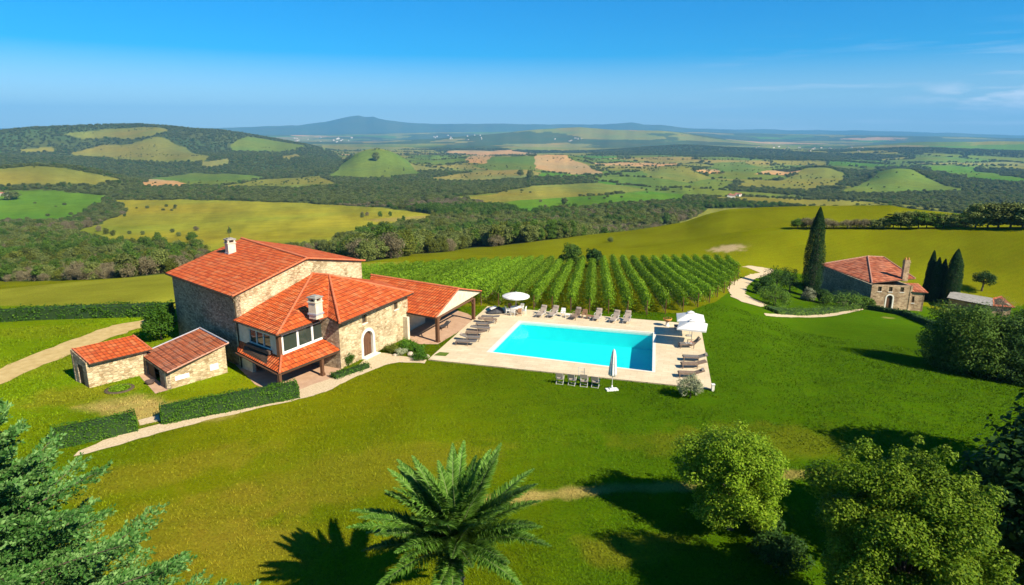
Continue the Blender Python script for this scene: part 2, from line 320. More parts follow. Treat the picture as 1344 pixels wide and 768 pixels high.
def water_mat():
    m, n, l, b, o = new_mat('pool_water'); n.remove(b)
    tr = n.new('ShaderNodeBsdfTransparent'); tr.inputs[0].default_value = (0.70, 0.98, 1.0, 1)
    gl = n.new('ShaderNodeBsdfGlossy'); gl.inputs['Roughness'].default_value = 0.03
    lw = n.new('ShaderNodeLayerWeight'); lw.inputs[0].default_value = 0.5
    p5 = n.new('ShaderNodeMath'); p5.operation = 'POWER'; p5.inputs[1].default_value = 5; fr = n.new('ShaderNodeMath'); fr.operation = 'MULTIPLY_ADD'; fr.inputs[1].default_value = 0.9; fr.inputs[2].default_value = 0.02; l(lw.outputs['Facing'], p5.inputs[0]); l(p5.outputs[0], fr.inputs[0])
    t = n.new('ShaderNodeTexCoord'); z = n.new('ShaderNodeTexNoise'); z.inputs['Scale'].default_value = 2.2; z.inputs['Detail'].default_value = 3; l(t.outputs['Object'], z.inputs['Vector'])
    bp = n.new('ShaderNodeBump'); bp.inputs['Strength'].default_value = 0.28; bp.inputs['Distance'].default_value = 0.05; l(z.outputs[0], bp.inputs['Height']); l(bp.outputs[0], gl.inputs['Normal']); l(bp.outputs[0], lw.inputs['Normal'])
    ms = n.new('ShaderNodeMixShader'); l(fr.outputs[0], ms.inputs[0]); l(tr.outputs[0], ms.inputs[1]); l(gl.outputs[0], ms.inputs[2]); l(ms.outputs[0], o.inputs[0])
    return m
MT['water'] = water_mat()
MT['fol_conifer'] = foliage('silvery_fir_needles', [(0.018, 0.080, 0.010), (0.080, 0.21, 0.036), (0.26, 0.43, 0.13)], 0.12)
MT['fol_palm'] = foliage('palm_leaflets', [(0.026, 0.080, 0.006), (0.078, 0.18, 0.016), (0.20, 0.34, 0.060)], 0.25, 0.55)
MT['rachis'] = noisy('frond_stalk', (0.11, 0.15, 0.05), (0.18, 0.21, 0.08), 5, 0.6)
MT['fol_yellow'] = foliage('yellow_green_leaves', [(0.045, 0.105, 0.003), (0.130, 0.225, 0.006), (0.27, 0.36, 0.024)], 0.25)
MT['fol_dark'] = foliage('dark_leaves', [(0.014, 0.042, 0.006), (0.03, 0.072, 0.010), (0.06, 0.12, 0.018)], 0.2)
MT['fol_mid'] = foliage('mid_green_leaves', [(0.035, 0.08, 0.008), (0.075, 0.14, 0.014), (0.13, 0.21, 0.026)], 0.25)
MT['fol_hedge'] = foliage('hedge_leaves', [(0.025, 0.08, 0.005), (0.055, 0.14, 0.008), (0.11, 0.21, 0.018)], 0.2)
MT['fol_vine'] = foliage('vine_leaves', [(0.06, 0.135, 0.004), (0.14, 0.255, 0.009), (0.25, 0.38, 0.022)], 0.35)
MT['fol_cypress'] = foliage('cypress_scales', [(0.008, 0.028, 0.006), (0.016, 0.046, 0.010), (0.032, 0.075, 0.016)], 0.1)
MT['fol_grey'] = foliage('grey_twigs', [(0.11, 0.092, 0.045), (0.195, 0.16, 0.08), (0.28, 0.235, 0.125)], 0.2)
MT['fol_olive'] = foliage('olive_leaves', [(0.065, 0.085, 0.010), (0.115, 0.135, 0.016), (0.17, 0.185, 0.03)], 0.25)
MT['fol_pale'] = foliage('pale_shrub_leaves', [(0.15, 0.18, 0.08), (0.26, 0.28, 0.15), (0.40, 0.40, 0.25)], 0.25)
MT['fol_far'] = foliage('far_wood_leaves', [(0.066, 0.088, 0.020), (0.112, 0.138, 0.030), (0.180, 0.205, 0.048)], 0.1)
MT['leaf_core'] = noisy('dark_hedge_core', (0.018, 0.040, 0.010), (0.03, 0.06, 0.016), 3, 0.95, 0)  # hedge inside, coloured darker than the leaves to stand for shade
# ------------------------------------------------------------------ terrain
def vnoise(x, y, seed=0):
    xi = np.floor(x).astype(np.int64); yi = np.floor(y).astype(np.int64); fx = x - xi; fy = y - yi
    fx = fx * fx * fx * (fx * (fx * 6 - 15) + 10); fy = fy * fy * fy * (fy * (fy * 6 - 15) + 10)
    def h(a, b):
        k = (a * 374761393 + b * 668265263 + seed * 2147483647) & 0xffffffff
        k = ((k ^ (k >> 13)) * 1274126177) & 0xffffffff
        return ((k ^ (k >> 16)) & 0xffff) / 65535.0
    a = h(xi, yi); b = h(xi + 1, yi); c = h(xi, yi + 1); d = h(xi + 1, yi + 1)
    return (a * (1 - fx) + b * fx) * (1 - fy) + (c * (1 - fx) + d * fx) * fy

def fbm(x, y, oct_=4, seed=0):
    s = 0; a = 0.5; t = 0
    for i in range(oct_):
        s = s + a * vnoise(x * 2 ** i + 17.3 * i, y * 2 ** i - 9.1 * i, seed + i); t += a; a *= 0.5
    return s / t

def sstep(a, b, x):
    t = np.clip((x - a) / (b - a), 0, 1); return t * t * (3 - 2 * t)

_kd = np.array([0, 66, 76, 84, 100, 150, 200, 250, 350, 600, 1000, 1500, 2500, 4000, 9000, 20000, 60000.])
_kz = np.array([0, 0, -0.3, -1.15, -3.2, -9.7, -17.6, -26, -39, -60, -80, -93, -102, -108, -115, -120, -120.])
def hermite(xs, ys, x):
    h = np.diff(xs); dl = np.diff(ys) / h; m = np.zeros(len(xs)); m[1:-1] = np.where(dl[:-1] * dl[1:] > 0, 2 * dl[:-1] * dl[1:] / (dl[:-1] + dl[1:] - 1e-12), 0)
    i = np.clip(np.searchsorted(xs, x) - 1, 0, len(xs) - 2); t = np.clip((x - xs[i]) / h[i], 0, 1)
    return ys[i] * (1 + 2 * t) * (1 - t) ** 2 + m[i] * h[i] * t * (1 - t) ** 2 + ys[i + 1] * t * t * (3 - 2 * t) + m[i + 1] * h[i] * t * t * (t - 1)

def base_h(az, d):
    sh = 21 * sstep(math.radians(17.5), math.radians(27), az) * (1 - sstep(160, 320, d))
    # left of the farmhouse the ground starts to fall a little later
    sh = sh - 9 * sstep(math.radians(-14), math.radians(-26), az) * (1 - sstep(90, 200, d))
    return hermite(_kd, _kz, d + sh)

# every hill: distance, front and back widths, crest as seen along the horizon
RIDGES = [
    (22000, 3500, 3500, [(-900, 170), (-400, 166), (0, 169), (300, 168.5), (600, 167), (900, 169), (1150, 172), (1344, 178), (2200, 184)]),
    (17000, 1500, 2000, [(240, 171), (270, 168), (330, 167), (390, 165.5), (415, 162), (438, 157.5), (452, 154.5), (462, 152.8), (470, 151.5), (480, 153.6), (490, 152.6), (502, 156.5), (520, 160), (535, 162), (580, 163.5), (650, 162.5), (720, 164), (790, 164), (815, 162), (830, 161), (845, 163), (865, 163.5), (880, 165), (910, 169), (940, 171)]),
    (12500, 1500, 2000, [(300, 178), (420, 177), (560, 174), (700, 173), (900, 173), (1050, 176), (1200, 179), (1344, 182), (1700, 186)]),
    (8000, 1000, 1500, [(560, 184), (640, 177), (700, 172), (735, 169.5), (760, 168.5), (790, 170), (830, 171), (870, 172), (905, 176), (960, 184), (1000, 190)]),
    (6500, 800, 1200, [(1100, 195), (1180, 188), (1260, 185.5), (1344, 186), (1500, 182), (1800, 190)]),
    (3800, 520, 700, [(-900, 172), (-300, 165), (-100, 169), (0, 170.5), (40, 167.5), (80, 167), (130, 166), (180, 165.6), (205, 167), (240, 170), (280, 172), (310, 175), (350, 182), (400, 191), (440, 200), (470, 206)]),
    (3200, 260, 300, [(70, 205), (120, 196), (170, 187), (195, 180), (210, 180), (235, 190), (280, 203), (320, 208)]),
    (2600, 260, 420, [(-500, 202), (-100, 206), (0, 208), (120, 212), (240, 207), (330, 206), (400, 210), (450, 216)]),
    (4600, 420, 600, [(700, 205), (800, 197), (900, 196), (1000, 200), (1100, 200), (1180, 196), (1260, 200), (1400, 204), (1700, 200)]),
    (2300, 170, 260, [(425, 230), (445, 218), (465, 205), (480, 199), (495, 197), (512, 200), (528, 208), (545, 222), (560, 230)]),
    (2700, 260, 330, [(560, 214), (620, 207), (680, 205), (740, 204), (790, 215), (840, 220)]),
    (2100, 230, 300, [(840, 228), (870, 221), (900, 220), (940, 228), (980, 234)]),
    (2200, 230, 320, [(1000, 240), (1030, 228), (1060, 221), (1085, 220), (1110, 226), (1140, 236)]),
    (1950, 190, 320, [(1090, 254), (1120, 240), (1150, 228), (1172, 221.5), (1195, 222.5), (1225, 232), (1265, 247), (1300, 254)]),
    (1500, 170, 260, [(-500, 222), (-60, 224), (0, 222), (45, 218), (90, 219), (130, 226), (170, 237), (200, 242)]),
    (1250, 110, 170, [(800, 266), (840, 258), (870, 252), (900, 250), (935, 256), (980, 266)]),
    # the near meadow on the right swells before it drops into the valley
    (262, 62, 46, [(640, 322), (745, 312), (830, 302), (900, 291), (930, 281), (955, 275.5), (1000, 273), (1050, 272), (1120, 271), (1170, 270), (1190, 274), (1260, 282), (1344, 286), (1700, 284)]),
    (175, 26, 20, [(820, 330), (880, 322), (930, 313), (975, 305), (1030, 300), (1100, 298.5), (1200, 298.5), (1344, 297), (1700, 292)]),
]
AZG = np.linspace(-1.35, 1.35, 2701)
_A = []
def ridge_h(az, d, upto=None):
    h = 0
    for (D, wf, wb, _), A in zip(RIDGES[:upto], _A[:upto]):
        q = d - D
        h = h + np.interp(az, AZG, A) * np.exp(-(q / np.where(q < 0, wf, wb)) ** 2)
    return h
for i, (D, wf, wb, pts) in enumerate(RIDGES):
    aa, zz = [], []
    for px, py in pts:
        v = ray(px, py); aa.append(math.atan2(v[0], v[1])); zz.append(CAM_H + D * v[2] / math.hypot(v[0], v[1]))
    aa = np.array(aa); zc = np.interp(AZG, aa, zz)
    cur = base_h(AZG, np.full_like(AZG, D)) + ridge_h(AZG, np.full_like(AZG, D), i)
    A = np.maximum(0, zc - cur)
    fade = np.where(AZG < aa[0], np.exp(-((AZG - aa[0]) / 0.05) ** 2), np.where(AZG > aa[-1], np.exp(-((AZG - aa[-1]) / 0.05) ** 2), 1))
    k = np.exp(-0.5 * (np.arange(-9, 10) / 4.0) ** 2); k /= k.sum()
    A = np.convolve(np.pad(A, 9, mode='edge'), k if D < 16000 else np.array([0]*9+[1.]+[0]*9), mode='valid') * fade
    _A.append(A)

POOL = [at(683, 423), at(643, 463), at(856, 489), at(857, 438)]     # water outline, counter-clockwise
def in_poly(x, y, poly):
    inside = np.zeros(np.shape(x), dtype=bool); n = len(poly); j = n - 1
    for i in range(n):
        xi, yi = poly[i][0], poly[i][1]; xj, yj = poly[j][0], poly[j][1]
        c = ((yi > y) != (yj > y)) & (x < (xj - xi) * (y - yi) / (yj - yi + 1e-12) + xi)
        inside ^= c; j = i
    return inside

def height(x, y):
    x = np.asarray(x, float); y = np.asarray(y, float)
    d = np.hypot(x, y); az = np.arctan2(x, y)
    h = base_h(az, d) + ridge_h(az, d)
    a1 = sstep(330, 900, d) * (1 - sstep(11000, 15000, d))
    h = h + a1 * (fbm(x / 420, y / 420, 4, 3) - 0.5) * 17
    h = h + sstep(1500, 4000, d) * (1 - sstep(11000, 15000, d)) * (fbm(x / 1500, y / 1500, 3, 11) - 0.5) * 46
    h = h + sstep(95, 170, d) * (fbm(x / 55, y / 55, 3, 5) - 0.5) * 1.6
    h = h + sstep(14500, 16500, d) * (fbm(x / 700, y / 700, 4, 8) - 0.5) * 70
    return h

_ts = np.exp(np.linspace(math.log(15), math.log(40000), 2600))
def ground(px, py):
    """where the line of sight through this place of the photograph meets the terrain"""
    v = ray(px, py); v = v / math.hypot(v[0], v[1])
    z = CAM_H + _ts * v[2]; g = height(v[0] * _ts, v[1] * _ts)
    b = np.nonzero(z < g)[0]
    if len(b) == 0: return np.array([v[0] * 20000, v[1] * 20000, 0])
    i = b[0]; lo, hi = _ts[max(i - 1, 0)], _ts[i]
    tt = np.linspace(lo, hi, 60); k = np.nonzero(CAM_H + tt * v[2] < height(v[0] * tt, v[1] * tt))[0]
    t = tt[k[0]] if len(k) else hi
    return np.array([v[0] * t, v[1] * t, float(height(v[0] * t, v[1] * t))])

def GP(pts): return [ground(*p) for p in pts]

# land cover -------------------------------------------------------
LAWN, MEADOW, OLIVE, TAN, WOOD, BRIGHT, YEL, FIELD, PALE = range(9)
CCOL = np.array([(0.087, 0.140, 0.002), (0.115, 0.160, 0.022), (0.185, 0.185, 0.030), (0.42, 0.26, 0.10), (0.066, 0.088, 0.022),
                 (0.085, 0.175, 0.012), (0.23, 0.20, 0.045), (0.150, 0.160, 0.004), (0.235, 0.232, 0.020)])
def cells(x, y, s, seed):
    cx = np.floor(x / s).astype(np.int64); cy = np.floor(y / s).astype(np.int64)
    d1 = np.full(x.shape, 1e18); d2 = np.full(x.shape, 1e18); idv = np.zeros(x.shape)
    def hh(a, b, k):
        q = (a * 73856093 + b * 19349663 + (seed + k) * 83492791) & 0xffffffff
        q = ((q ^ (q >> 13)) * 1274126177) & 0xffffffff
        return ((q ^ (q >> 16)) & 0xffff) / 65535.0
    for i in (-1, 0, 1):
        for j in (-1, 0, 1):
            a = cx + i; b = cy + j
            dd = np.hypot((a + 0.15 + 0.7 * hh(a, b, 1)) * s - x, (b + 0.15 + 0.7 * hh(a, b, 2)) * s - y)
            n = dd < d1; d2 = np.where(n, d1, np.minimum(d2, dd)); idv = np.where(n, hh(a, b, 3), idv); d1 = np.where(n, dd, d1)
    return idv, d2 - d1

PATCH = [
    (WOOD, [(-400, 300), (-400, 240), (0, 245), (0, 170), (60, 167), (130, 166), (205, 167), (300, 174), (350, 182), (440, 200), (470, 206), (440, 236), (620, 262), (640, 272), (740, 276), (850, 263), (905, 262), (945, 268), (905, 287), (830, 302), (745, 312), (680, 320), (600, 328), (480, 344), (430, 330), (200, 345), (0, 330)]),
    (OLIVE, [(90, 175), (140, 170), (215, 168.5), (222, 172), (195, 180), (150, 182), (100, 180)]),
    (OLIVE, [(92, 200), (130, 192), (170, 190), (197, 181), (212, 181), (240, 194), (278, 205), (270, 212), (220, 213), (160, 210)]),
    (OLIVE, [(28, 196), (72, 193), (70, 199), (30, 200)]),
    (MEADOW, [(298, 190), (325, 180), (345, 182), (400, 191), (390, 197), (330, 200), (300, 198)]),
    (OLIVE, [(-300, 225), (0, 222), (60, 218), (120, 227), (165, 237), (120, 244), (0, 244), (-300, 246)]),
    (YEL, [(265, 213), (300, 207), (298, 216), (270, 220)]),
    (MEADOW, [(185, 236), (250, 227), (300, 228), (345, 232), (290, 244), (200, 240)]),
    (TAN, [(186, 235), (215, 236), (255, 244), (186, 244)]),
    (OLIVE, [(290, 246), (340, 236), (420, 231), (450, 243), (380, 247)]),
    (YEL, [(370, 206), (385, 202), (402, 206), (380, 211)]),
    (MEADOW, [(430, 232), (452, 214), (478, 198), (495, 196), (515, 200), (538, 213), (552, 227), (510, 234), (470, 234)]),
    (TAN, [(612, 206), (635, 203), (655, 206), (640, 215), (614, 214)]),
    (MEADOW, [(640, 214), (660, 205), (700, 207), (712, 222), (650, 224), (620, 218)]),
    (TAN, [(699, 206), (720, 203), (745, 207), (770, 216), (793, 228), (750, 229), (708, 222)]),
    (YEL, [(570, 234), (640, 223), (700, 223), (712, 231), (640, 238), (572, 238)]),
    (OLIVE, [(590, 260), (640, 256), (700, 244), (780, 240), (850, 249), (760, 258), (680, 263), (640, 266)]),
    (BRIGHT, [(655, 270), (680, 263), (760, 258), (850, 251), (905, 256), (890, 263), (800, 268), (740, 275), (690, 285)]),
    (OLIVE, [(845, 224), (900, 219), (935, 234), (900, 240), (850, 232)]),
    (MEADOW, [(935, 214), (980, 212), (1010, 222), (985, 232), (940, 226)]),
    (OLIVE, [(1020, 236), (1058, 221), (1085, 220), (1112, 228), (1105, 240), (1060, 250), (1005, 246)]),
    (MEADOW, [(1103, 253), (1150, 229), (1175, 221), (1200, 224), (1268, 250), (1180, 254)]),
    (BRIGHT, [(1205, 217), (1270, 219), (1344, 235), (1344, 241), (1270, 234)]),
    (BRIGHT, [(-300, 256), (0, 252), (60, 250), (135, 257), (125, 270), (88, 292), (30, 291), (-300, 292)]),
    (PALE, [(80, 313), (165, 272), (150, 262), (240, 262), (400, 266), (500, 272), (578, 284), (562, 294), (500, 306), (430, 326), (300, 337), (220, 330), (120, 320)]),
    (YEL, [(480, 288), (560, 283), (572, 287), (540, 291), (490, 291)]),
    (WOOD, [(-400, 292), (30, 290), (95, 290), (150, 272), (165, 276), (95, 305), (120, 321), (220, 331), (250, 342), (226, 366), (0, 369), (-400, 369)]),
]
LAWN_PX = [(-600, 1400), (-600, 470), (-600, 414), (225, 413), (300, 405), (480, 402), (640, 402), (760, 406), (900, 412), (940, 396), (975, 368), (1010, 352), (1080, 362), (1200, 398), (1250, 412), (1344, 400), (2000, 410), (2000, 1400)]

def near_at(px, py):
    return ground(px, py) if py < 440 else at(px, py, 0)
LAWN_W = [near_at(px, min(py, 800)) for px, py in LAWN_PX]
PATCH_W = [(c, GP(p)) for c, p in PATCH]

def cover(x, y):
    """land-cover class of every point"""
    d = np.hypot(x, y); az = np.arctan2(x, y)
    wx = x + (fbm(x / 130, y / 130, 3, 21) - 0.5) * 150; wy = y + (fbm(x / 130, y / 130, 3, 31) - 0.5) * 150
    i1, e1 = cells(wx, wy, 270.0, 5)
    wx2 = x + (fbm(x / 500, y / 500, 3, 41) - 0.5) * 700; wy2 = y + (fbm(x / 500, y / 500, 3, 51) - 0.5) * 700
    i2, e2 = cells(wx2, wy2, 620.0, 9)
    idv = np.where(d > 3600, i2, i1); e = np.where(d > 3600, e2 * 0.4, e1)
    cls = np.select([idv < 0.20, idv < 0.52, idv < 0.79, idv < 0.84, idv < 0.91], [WOOD, MEADOW, OLIVE, TAN, BRIGHT], YEL)
    cls = np.where((e < 11) & (d < 5000), WOOD, cls)
    cls = np.where((d > 4300) & (idv < .46), WOOD, cls)
    big = fbm(x / 1400, y / 1400, 4, 77); cls = np.where(big > 0.645, WOOD, cls)
    cls = np.where((d > 12500), WOOD, cls)
    cls = np.where((az < -0.28) & (d > 1700) & (d < 6000) & (fbm(x / 380, y / 380, 3, 88) < .60), WOOD, cls)
    cls = np.where(d < 330, FIELD, cls)
    j = np.maximum(0, d - 150) * 0.02; jx = x + (fbm(x / (20 + d * 0.02), y / (20 + d * 0.02), 3, 61) - 0.5) * j; jy = y + (fbm(x / (20 + d * 0.02), y / (20 + d * 0.02), 3, 71) - 0.5) * j
    for c, poly in PATCH_W:
        P = np.array(poly)
        bb = (jx > P[:, 0].min()) & (jx < P[:, 0].max()) & (jy > P[:, 1].min()) & (jy < P[:, 1].max())
        if bb.any():
            k = np.zeros(x.shape, bool); k[bb] = in_poly(jx[bb], jy[bb], poly); cls = np.where(k, c, cls)
    # nothing but meadow on the near swell of the ground in front of the valley
    sw = (az > 0.02) & (d < np.interp(az, [0.02, 0.15, 0.25, 0.33, 0.8], [235, 255, 275, 310, 330]))
    cls = np.where((d < 205) & (az > -0.16) | sw, FIELD, cls)
    cls = np.where((d < 150) & (az <= -0.16), PALE, cls)
    k = np.zeros(x.shape, bool); nb = d < 170; k[nb] = in_poly(x[nb], y[nb], LAWN_W); cls = np.where(k, LAWN, cls)
    return cls

# worn and dry patches of the lawn: place, half axes, turn, strength
def ell(px, py, rx, ry, rot, s, col):
    p = near_at(px, py); return (p[0], p[1], rx, ry, math.radians(rot), s, col)
DRY = (0.42, 0.30, 0.085); STRAW = (0.25, 0.19, 0.015)
SPOTS = [ell(720, 650, 3.6, 0.5, 8, 0.6, DRY), ell(690, 655, 1.6, 0.5, 20, 0.5, DRY), ell(1040, 622, 3.0, 0.5, 0, 0.55, DRY), ell(850, 640, 5.5, 0.5, 4, 0.4, DRY),
         ell(200, 540, 4.6, 1.7, -12, 0.85, DRY), ell(150, 530, 2.4, 1.5, 30, 0.55, DRY), ell(95, 520, 4, 2.2, 20, 0.45, STRAW), ell(250, 545, 3, 1.0, 0, 0.5, DRY),
         ell(250, 690, 5, 3.5, 20, 0.45, STRAW), ell(330, 720, 4, 2.5, 0, 0.5, STRAW), ell(210, 620, 6, 2, 30, 0.4, STRAW), ell(470, 620, 8, 3, 20, 0.35, STRAW), ell(60, 435, 10, 2.5, 0, 0.15, STRAW),
         ell(955, 326, 3.6, 3.4, 0, 0.95, (0.42, 0.31, 0.15)), ell(1165, 417, 0.9, 0.8, 0, 0.9, (0.24, 0.22, 0.05)), ell(1000, 580, 9, 2.5, 0, 0.25, STRAW), ell(820, 720, 3, 1.2, 10, 0.35, STRAW), ell(60, 478, 16, 3.2, 25, 0.18, STRAW)]

def cover_color(x, y):
    cls = cover(x, y); col = CCOL[cls].copy(); d = np.hypot(x, y)
    v = fbm(x / (6 + d * 0.05), y / (6 + d * 0.05), 4, 91)
    v2 = fbm(x / (2 + d * 0.012), y / (2 + d * 0.02), 3, 191); col *= ((0.66 + 0.68 * v) * np.where(d > 300, .8 + .4 * v2, 1))[:, None]
    hue = (fbm(x / 210, y / 210, 3, 201) - .5) * np.where(d > 300, .9, 0); col[:, 0] *= 1 + hue * .7; col[:, 2] *= 1 - hue * .5
    # sun-dried tone wandering over the lawn, greener to the right with a light falloff painted in
    la = (cls == LAWN) | (cls == FIELD)
    t = np.clip(fbm(x / 16, y / 16, 5, 101) * 1.5 - 0.42, 0, 1)
    az = np.arctan2(x, y)
    dry = np.array([0.188, 0.176, 0.003]); dim_green = np.array([0.050, 0.112, 0.002])
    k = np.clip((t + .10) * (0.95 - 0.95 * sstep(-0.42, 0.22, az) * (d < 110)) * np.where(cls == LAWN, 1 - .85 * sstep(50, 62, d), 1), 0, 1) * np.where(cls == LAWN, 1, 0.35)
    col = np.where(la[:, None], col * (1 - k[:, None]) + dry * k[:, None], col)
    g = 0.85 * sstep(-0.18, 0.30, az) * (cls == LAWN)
    col = col * (1 - g[:, None]) + dim_green * (0.8 + 0.4 * v[:, None]) * g[:, None]
    br = 1 + .42 * sstep(-.28, -.42, az) * sstep(46, 60, d) * (cls == LAWN); col = col * br[:, None]
    for (cx, cy, rx, ry, a, s, c) in SPOTS:
        dx, dy = x - cx, y - cy; u = (dx * math.cos(a) + dy * math.sin(a)) / rx; w = (-dx * math.sin(a) + dy * math.cos(a)) / ry
        n = fbm(x * 0.9, y * 0.9, 3, 7) * 1.2 - 0.6
        m = s * (1 - sstep(0.55, 1.35, np.sqrt(u * u + w * w) + n * 0.8)); m = np.where(d < 200, m, 0)
        col = col * (1 - m[:, None]) + np.array(c) * m[:, None]
    return col

NA, NR = 1560, 980
az_ = np.linspace(-1.16, 1.16, NA); r_ = np.exp(np.linspace(math.log(9), math.log(24500), NR))
AA, RR = np.meshgrid(az_, r_); X = (np.sin(AA) * RR).ravel(); Y = (np.cos(AA) * RR).ravel()
Z = height(X, Y)
pc = np.mean([p[:2] for p in POOL], axis=0)
grow = [(p[0] + (p[0] - pc[0]) * 0.12, p[1] + (p[1] - pc[1]) * 0.12) for p in POOL]
Z = np.where(in_poly(X, Y, grow), -2.6, Z)
idx = np.arange(NA * NR).reshape(NR, NA)
Q = np.stack([idx[:-1, :-1], idx[:-1, 1:], idx[1:, 1:], idx[1:, :-1]], -1).reshape(-1, 4)
def terrain_mat():
    m, n, l, b, o = new_mat('land')
    a = n.new('ShaderNodeAttribute'); a.attribute_name = 'cover'
    g = n.new('ShaderNodeNewGeometry')
    f = n.new('ShaderNodeTexNoise'); f.inputs['Scale'].default_value = 5.5; f.inputs['Detail'].default_value = 8; f.inputs['Roughness'].default_value = 0.85; l(g.outputs['Position'], f.inputs['Vector'])
    c = n.new('ShaderNodeTexNoise'); c.inputs['Scale'].default_value = 0.05; c.inputs['Detail'].default_value = 8; c.inputs['Roughness'].default_value = 0.7; l(g.outputs['Position'], c.inputs['Vector'])
    r1 = n.new('ShaderNodeMapRange'); r1.inputs[1].default_value = 0.3; r1.inputs[2].default_value = 0.7; r1.inputs[3].default_value = 0.50; r1.inputs[4].default_value = 1.5; l(f.outputs[0], r1.inputs[0])
    r2 = n.new('ShaderNodeMapRange'); r2.inputs[1].default_value = 0.3; r2.inputs[2].default_value = 0.7; r2.inputs[3].default_value = 0.82; r2.inputs[4].default_value = 1.18; l(c.outputs[0], r2.inputs[0])
    k = n.new('ShaderNodeMath'); k.operation = 'MULTIPLY'; l(r1.outputs[0], k.inputs[0]); l(r2.outputs[0], k.inputs[1])
    # drilled rows in the fields: faint stripes
    mpn = n.new('ShaderNodeMapping'); mpn.inputs['Rotation'].default_value = (0, 0, math.radians(78)); l(g.outputs['Position'], mpn.inputs[0])
    wv = n.new('ShaderNodeTexWave'); wv.inputs['Scale'].default_value = 0.22; wv.inputs['Distortion'].default_value = 2.2; wv.inputs['Detail'].default_value = 4; wv.inputs['Detail Scale'].default_value = 0.3; l(mpn.outputs[0], wv.inputs['Vector'])
    wr = n.new('ShaderNodeMapRange'); wr.inputs[3].default_value = 0.965; wr.inputs[4].default_value = 1.02; l(wv.outputs[0], wr.inputs[0])
    k2 = n.new('ShaderNodeMath'); k2.operation = 'MULTIPLY'; l(k.outputs[0], k2.inputs[0]); l(wr.outputs[0], k2.inputs[1])
    mo = n.new('ShaderNodeTexNoise'); mo.inputs['Scale'].default_value = 0.9; mo.inputs['Detail'].default_value = 6; mo.inputs['Roughness'].default_value = 0.8; l(g.outputs['Position'], mo.inputs['Vector'])
    mh = n.new('ShaderNodeMapRange'); mh.inputs[1].default_value = 0.3; mh.inputs[2].default_value = 0.7; mh.inputs[3].default_value = 0.515; mh.inputs[4].default_value = 0.482; l(mo.outputs[0], mh.inputs[0])
    hv = n.new('ShaderNodeHueSaturation'); l(mh.outputs[0], hv.inputs['Hue']); l(k2.outputs[0], hv.inputs['Value']); l(a.outputs['Color'], hv.inputs['Color']); l(hv.outputs[0], b.inputs['Base Color'])
    b.inputs['Roughness'].default_value = 1.0; b.inputs['Specular IOR Level'].default_value = 0.0
    bp = n.new('ShaderNodeBump'); bp.inputs['Strength'].default_value = 0.8; bp.inputs['Distance'].default_value = 0.10; l(f.outputs[0], bp.inputs['Height']); l(bp.outputs[0], b.inputs['Normal'])
    return m
MT['land'] = terrain_mat()
tm = fastmesh('terrain', np.stack([X, Y, Z], 1), Q, [MT['land']], smooth=True)
at_ = tm.attributes.new('cover', 'FLOAT_COLOR', 'POINT'); cc = np.ones((NA * NR, 4), np.float32); cc[:, :3] = cover_color(X, Y); at_.data.foreach_set('color', cc.ravel())
tag(link('terrain', tm), kind='structure')
del cc, X, Y, Z, Q, AA, RR

# air: one box of even pale haze round everything
hz = MB(); hz.box((0, 0, 290), (49600, 49600, 1080)); HAZE_D = 6.4e-5
hm = bpy.data.materials.new('haze_air'); hm.use_nodes = True; hn = hm.node_tree.nodes; hn.clear()
ho = hn.new('ShaderNodeOutputMaterial'); hp = hn.new('ShaderNodeVolumePrincipled'); hp.inputs['Color'].default_value = (0.21, 0.60, 1.0, 1); hp.inputs['Density'].default_value = HAZE_D; hp.inputs['Anisotropy'].default_value = 0.0
hm.node_tree.links.new(hp.outputs[0], ho.inputs['Volume'])
tag(hz.build('haze', hm), kind='stuff')

# ------------------------------------------------------------------ paths, paving, pool
def sheet(name, polys, mat, z=0.012, res=0.5, kind='structure', jit=0.0):
    """a sheet laid on the ground: plan polygons filled with a fine grid that follows the terrain"""
    SHEETS.extend(polys)
    bm = bmesh.new()
    for poly in polys:
        pts = []
        n = len(poly)
        for i in range(n):
            a, b = np.array(poly[i][:2]), np.array(poly[(i + 1) % n][:2]); k = max(1, int(np.hypot(*(b - a)) / res))
            for j in range(k):
                p = a + (b - a) * j / k
                if jit: p = p + (np.array([vnoise(p[0] * 1.3, p[1] * 1.3, 3), vnoise(p[0] * 1.3, p[1] * 1.3, 9)]) - 0.5) * 2 * jit
                pts.append(p)
        vsb = [bm.verts.new((p[0], p[1], 0)) for p in pts]
        bm.faces.new(vsb)
    bmesh.ops.triangulate(bm, faces=bm.faces)
    bmesh.ops.subdivide_edges(bm, edges=[e for e in bm.edges if e.calc_length() > 2.5], cuts=1)
    bmesh.ops.triangulate(bm, faces=bm.faces)
    for v in bm.verts: v.co.z = float(height(v.co.x, v.co.y)) + z
    bmesh.ops.recalc_face_normals(bm, faces=bm.faces)
    for f in bm.faces:
        if f.normal.z < 0: f.normal_flip()
    me = bpy.data.meshes.new(name); bm.to_mesh(me); bm.free(); me.materials.append(mat)
    o = link(name, me)
    if kind: o['kind'] = kind
    return o

